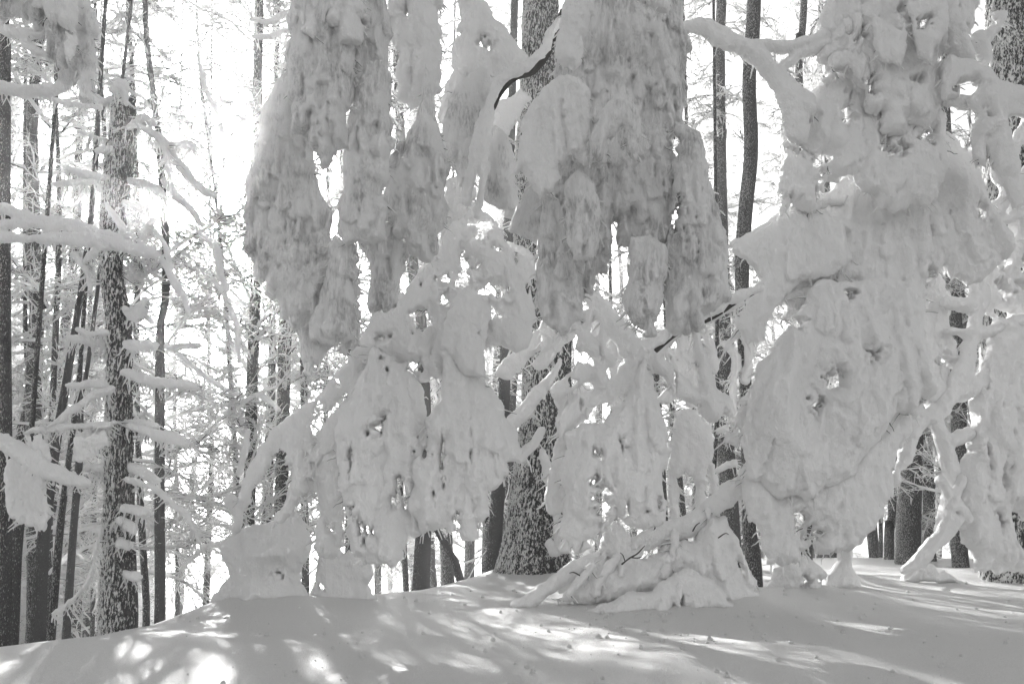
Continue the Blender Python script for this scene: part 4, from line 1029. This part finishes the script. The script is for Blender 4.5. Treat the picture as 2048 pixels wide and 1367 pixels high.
for lab, D, parts in [
    ('snow-loaded dead branch reaching in from the left edge near the top', 8.0, [dict(L=[[(-30, 172, 9), (20, 178, 10), (70, 180, 10), (110, 174, 10), (135, 165, 11), (150, 160, 6)]], T=13, R=13, rag=4, st=1, step=2.2)]),
    ('long thick snow-loaded branch sweeping from the left edge in front of the broken snag', 7.6, [
        dict(P=[[(-30, 412), (20, 412), (50, 420), (70, 432), (110, 432), (150, 438), (175, 452), (195, 462), (225, 465), (250, 472), (292, 485), (262, 480), (225, 480), (190, 478), (172, 474), (140, 470), (125, 462), (100, 465), (80, 440), (60, 436), (30, 432), (-30, 430)], [(0, 446), (30, 440), (60, 425), (85, 432), (115, 452), (118, 462), (90, 460), (60, 455), (35, 458), (0, 462)]], T=20, R=22, rag=5, st=1, lump=4, step=2.4),
        dict(dD=-.2, P=[[(-30, 455), (20, 460), (60, 468), (120, 466), (150, 462), (200, 470), (245, 475), (280, 485), (310, 498), (322, 510), (312, 520), (288, 514), (262, 505), (225, 500), (190, 495), (160, 490), (130, 485), (90, 488), (60, 480), (30, 478), (-30, 485)]], T=22, R=24, rag=5, st=1, lump=4, step=2.4)]),
    ('thick snow-loaded branch slanting down from the left edge, low down', 8.4, [dict(L=[[(-30, 862, 12), (10, 885, 14), (50, 908, 16), (90, 932, 16), (130, 952, 14), (160, 962, 12), (178, 966, 8)]], T=18, R=18, rag=3, st=1, step=2.2)]),
    ('thin snow branch crossing behind the corner bough at upper left', 9.0, [dict(L=[[(60, 188, 4), (110, 196, 4), (160, 208, 3.5), (200, 212, 3)]], T=5, R=5, rag=1.5, st=.5, lump=1, step=1.8, fine=.8)]),
]:
    bough('dead_branch', lab, D, [('snow_load', k) for k in parts])
bough('drooping_spray', 'ragged white spray hanging under the low slanting branch at left', 8.8, [
    ('snow_load', dict(P=[[(15, 915), (60, 895), (80, 940), (92, 990), (96, 1030), (85, 1060), (72, 1050), (60, 1020), (45, 1045), (30, 1040), (12, 1020), (8, 960)]], T=16, R=24, rag=10, st=5, lump=5, rag_low=1.6, step=2.4, fl=.55, fd=8)),
    ('snow_load', dict(dD=.3, P=[[(50, 872), (90, 868), (98, 920), (70, 910)], [(150, 880), (205, 860), (215, 890), (185, 905), (160, 925), (150, 900)]], T=10, R=16, rag=8, st=3, step=2.4, fl=.4, fd=6)),
])

# snow fingers plastered on the great spruce
for nm, pl in (('spruce_snow', [[(1040, 700, 7), (1100, 660, 9), (1160, 640, 8)], ]),):
    pass
bough('snow_clad_root_branch', 'low snow-plastered branch stub at the right foot of the great spruce', 13.6, [
    ('snow_load', dict(P=[[(1118, 985), (1140, 975), (1150, 1010), (1140, 1030), (1128, 1050), (1132, 1080), (1118, 1090), (1106, 1050), (1100, 1010)]], H=[(1128, 1020, 6, 14)], T=18, R=24, rag=6, st=2)),
    ('snow_load', dict(L=[[(1085, 900, 6), (1092, 930, 9), (1090, 960, 7)], [(1100, 1085, 9), (1110, 1100, 10)]], T=14, R=14, rag=6)),
])

# fallen crumbs of snow under the boughs
rg = np.random.default_rng(3)
nC = 420
cpx = np.r_[rg.uniform(380, 2040, nC - 120), rg.normal(1300, 140, 120)]
cY = np.r_[rg.uniform(5.2, 14, nC - 120) , rg.normal(9.6, 1.0, 120)]
cX = (cpx - 1024) / F * cY
cr_ = 0.006 + 0.022 * rg.random(nC) ** 3
th_, ph_ = np.meshgrid(np.linspace(0.25, np.pi - .25, 4), np.arange(6) / 6 * 2 * np.pi, indexing='ij')
sph = np.stack([np.sin(th_) * np.cos(ph_), np.sin(th_) * np.sin(ph_), np.cos(th_)], -1).reshape(-1, 3)
cz = ground_z(cX, cY)
VV = np.stack([cX, cY, cz + cr_ * 0.25], 1)[:, None] + cr_[:, None, None] * (sph[None] * rg.uniform(.65, 1.25, (nC, 24, 1)))
ix = np.arange(24).reshape(4, 6)
fq = np.stack([ix[:-1], ix[1:], np.roll(ix[1:], -1, 1), np.roll(ix[:-1], -1, 1)], -1).reshape(-1, 4)
cap = np.array([[0, 1, 2, 3], [0, 3, 4, 5]])
fq = np.vstack([fq, cap])
FQ = (fq[None] + 24 * np.arange(nC)[:, None, None]).reshape(-1, 4)
tag(mesh_obj('snow_crumbs', VV.reshape(-1, 3), FQ, M_GROUND), 'small crumbs of snow fallen from the boughs onto the smooth drift', kind='stuff')

# ------------------------------------------------------------------ the broken snag with snow-loaded branches
SD = 9.9
snag = traced_tree([(236, 1240, 64), (236, 1060, 52), (238, 900, 50), (238, 760, 48), (237, 640, 50), (222, 540, 46), (228, 420, 50), (240, 320, 54), (246, 240, 48), (240, 176, 26)], SD, M_BARK_SNAG,
                   'broken-topped dead snag with short snow-loaded branches, left of the sun', 'dead tree', extend=False, sides=90, ridge=0.017, seg=0.018, freq=60, name='broken_snag', knob=0.07)
SB = [[(262, 240, 5), (290, 262, 7), (318, 275, 7), (330, 300, 7), (338, 345, 6), (345, 372, 4)], [(258, 255, 5), (285, 240, 6), (310, 248, 5)], [(300, 285, 5), (350, 292, 7), (385, 295, 8), (392, 303, 4)],
      [(264, 362, 8), (290, 372, 9), (320, 388, 9), (338, 398, 4)], [(250, 408, 7), (275, 415, 7), (295, 410, 6)], [(215, 358, 5), (180, 352, 7), (150, 344, 7), (132, 338, 5)], [(190, 368, 5), (150, 372, 6), (112, 368, 6), (100, 366, 3)],
      [(212, 410, 5), (228, 430, 6), (245, 455, 6), (262, 472, 4)], [(265, 505, 6), (285, 480, 7), (305, 440, 6)], [(150, 512, 6), (165, 530, 7), (178, 555, 6), (188, 580, 4)], [(175, 525, 6), (195, 505, 9), (215, 508, 9), (228, 530, 7), (238, 552, 5)],
      [(252, 620, 8), (265, 632, 10), (280, 622, 9), (292, 600, 6)], [(255, 688, 8), (280, 690, 11), (305, 690, 9), (315, 688, 4)], [(222, 690, 8), (190, 684, 9), (160, 680, 8), (142, 676, 5)], [(215, 665, 6), (180, 668, 7), (150, 655, 5)],
      [(250, 745, 9), (280, 758, 11), (315, 766, 10), (345, 768, 8), (380, 774, 6), (386, 776, 3)], [(318, 762, 4), (345, 770, 5), (380, 775, 4)], [(225, 768, 8), (190, 768, 8), (160, 770, 7), (135, 772, 5)], [(222, 775, 6), (185, 795, 8), (150, 815, 7), (108, 850, 6), (85, 866, 4)],
      [(258, 850, 8), (290, 860, 10), (325, 872, 11), (360, 880, 10), (373, 882, 5)], [(255, 846, 6), (285, 848, 7), (318, 850, 6)], [(222, 850, 7), (180, 850, 7), (130, 852, 7), (85, 862, 6), (50, 868, 4)], [(225, 845, 6), (200, 862, 8), (160, 870, 8)],
      [(258, 935, 8), (285, 945, 10), (308, 955, 9), (316, 958, 4)], [(222, 932, 8), (195, 935, 9), (175, 938, 6)], [(258, 960, 6), (300, 975, 6), (340, 1005, 6), (370, 1030, 6), (395, 1068, 5), (400, 1085, 3)],
      [(252, 1018, 8), (280, 1022, 9), (295, 1022, 5)], [(215, 1060, 6), (195, 1060, 8), (185, 1060, 4)], [(240, 1040, 10), (258, 1055, 11), (265, 1068, 5)], [(240, 1085, 9), (258, 1090, 8)], [(255, 1145, 8), (275, 1150, 9), (284, 1152, 4)], [(240, 1205, 8), (255, 1215, 7)],
      [(200, 1060, 3), (185, 1130, 4), (150, 1190, 4), (110, 1225, 4)], [(200, 205, 4), (225, 200, 8), (245, 198, 4)], [(180, 202, 4), (190, 195, 8), (215, 205, 6)], [(232, 178, 8), (240, 172, 10), (252, 182, 8), (256, 205, 5)], [(226, 300, 5), (205, 300, 7), (198, 302, 3)], [(218, 275, 3), (190, 272, 4), (160, 264, 3)]]
br = None
for i, ln in enumerate(SB):
    snow_mass('snowy_branch', snag, M_SNOW, SD - 0.12 + 0.25 * ((i * 37) % 7 - 3) / 7, L=[ln], grow=1, T=9, R=9, rag=4.5, st=1, lump=3.5, low=.3, step=1.9, fine=1.8, spur=1.5, spl=1.3)

# snow-covered limbs in the middle distance, left part
MIDS = [([(330, 360, 6), (360, 400, 7), (385, 425, 7), (400, 450, 5)], 10.6), ([(390, 110, 3), (405, 160, 4), (430, 220, 5), (450, 275, 5), (480, 320, 6), (498, 345, 6)], 12.5),
        ([(340, 300, 5), (360, 330, 7), (390, 365, 8), (430, 390, 6)], 10.4), ([(330, 520, 5), (350, 560, 7), (368, 600, 6), (376, 625, 3)], 10.3), ([(300, 450, 5), (320, 480, 6), (340, 530, 5)], 10.8),
        ([(400, 470, 5), (430, 500, 9), (440, 545, 8), (450, 580, 5)], 10.7), ([(350, 700, 3), (385, 735, 4), (440, 770, 4), (478, 790, 4)], 12), ([(330, 690, 4), (380, 694, 5), (400, 690, 3)], 11.5),
        ([(430, 560, 4), (455, 600, 5), (470, 660, 4), (475, 720, 3)], 13), ([(500, 860, 5), (490, 900, 7), (478, 950, 5)], 12), ([(440, 1085, 4), (400, 1100, 5), (360, 1140, 3)], 12),
        ([(500, 35, 4), (545, 40, 6), (575, 30, 5)], 11), ([(505, 75, 4), (550, 72, 6), (572, 60, 4)], 11.3), ([(470, 235, 4), (510, 238, 5), (525, 236, 4)], 13.5), ([(490, 800, 4), (520, 790, 5), (560, 820, 4)], 13)]
MIDLAB = ['snowy branch ending just above the sun glare', 'long slim snowy branch sloping down from the top, above right of the sun', 'snowy branch slanting towards the sun from the snag crown',
          'snowy branch dangling below the thick left branch tip', 'short snowy branch right of the snag at sun height', 'fat snowy branch drooping straight below the sun', 'thin snowy branch sloping right at mid height, right of the wide grey trunk',
          'level snowy branch crossing the wide grey trunk right of the snag', 'steep snowy branch over the thin curved stem', 'snowy branch hanging above the left corner of the capped stump', 'low snowy branch touching the left side of the capped stump',
          'topmost snowy branch across the dark trunk left of the big hanging bough', 'second snowy branch from the top across the dark trunk left of the big hanging bough', 'small level snowy branch on the dark trunk above the sun', 'small snowy branch across the trunks above the capped stump']
for i, (ln, D) in enumerate(MIDS):
    x, y, z = at(ln[0][0], ln[0][1], D)
    o = empty('snowy_twig_branch', (x, y, z))
    tag(o, MIDLAB[i], 'branch', 'snow-covered branches around the sun')
    snow_mass('snow_load', o, M_SNOW, D, L=[ln], slit=9, fold=0, grow=1, fronds=0, thin=1, T=8, R=8, rag=3, st=1, lump=2, step=2, fine=1.2)

bm_v = [(x, y, z) for x in (-90, 90) for y in (-4, 110) for z in (-14, 24)]
hz_o = mesh_obj('haze', bm_v, [(0, 1, 3, 2), (4, 6, 7, 5), (0, 4, 5, 1), (2, 3, 7, 6), (0, 2, 6, 4), (1, 5, 7, 3)], None, smooth=False)
hm, ht, hb, hl = new_mat('frost_haze')
ht.nodes.remove(hb)
pv = ht.nodes.new('ShaderNodeVolumePrincipled')
pv.inputs['Density'].default_value = 0.0040
pv.inputs['Anisotropy'].default_value = 0.9
pv.inputs['Color'].default_value = (1, 1, 1, 1)
hl(pv.outputs[0], ht.nodes['Material Output'].inputs['Volume'])
hz_o.data.materials.append(hm)
tag(hz_o, 'thin frosty haze glowing between the trees', kind='stuff')
hm.cycles.homogeneous_volume = True
S.cycles.volume_step_rate = 4

print('TRIS', TRIS[0])
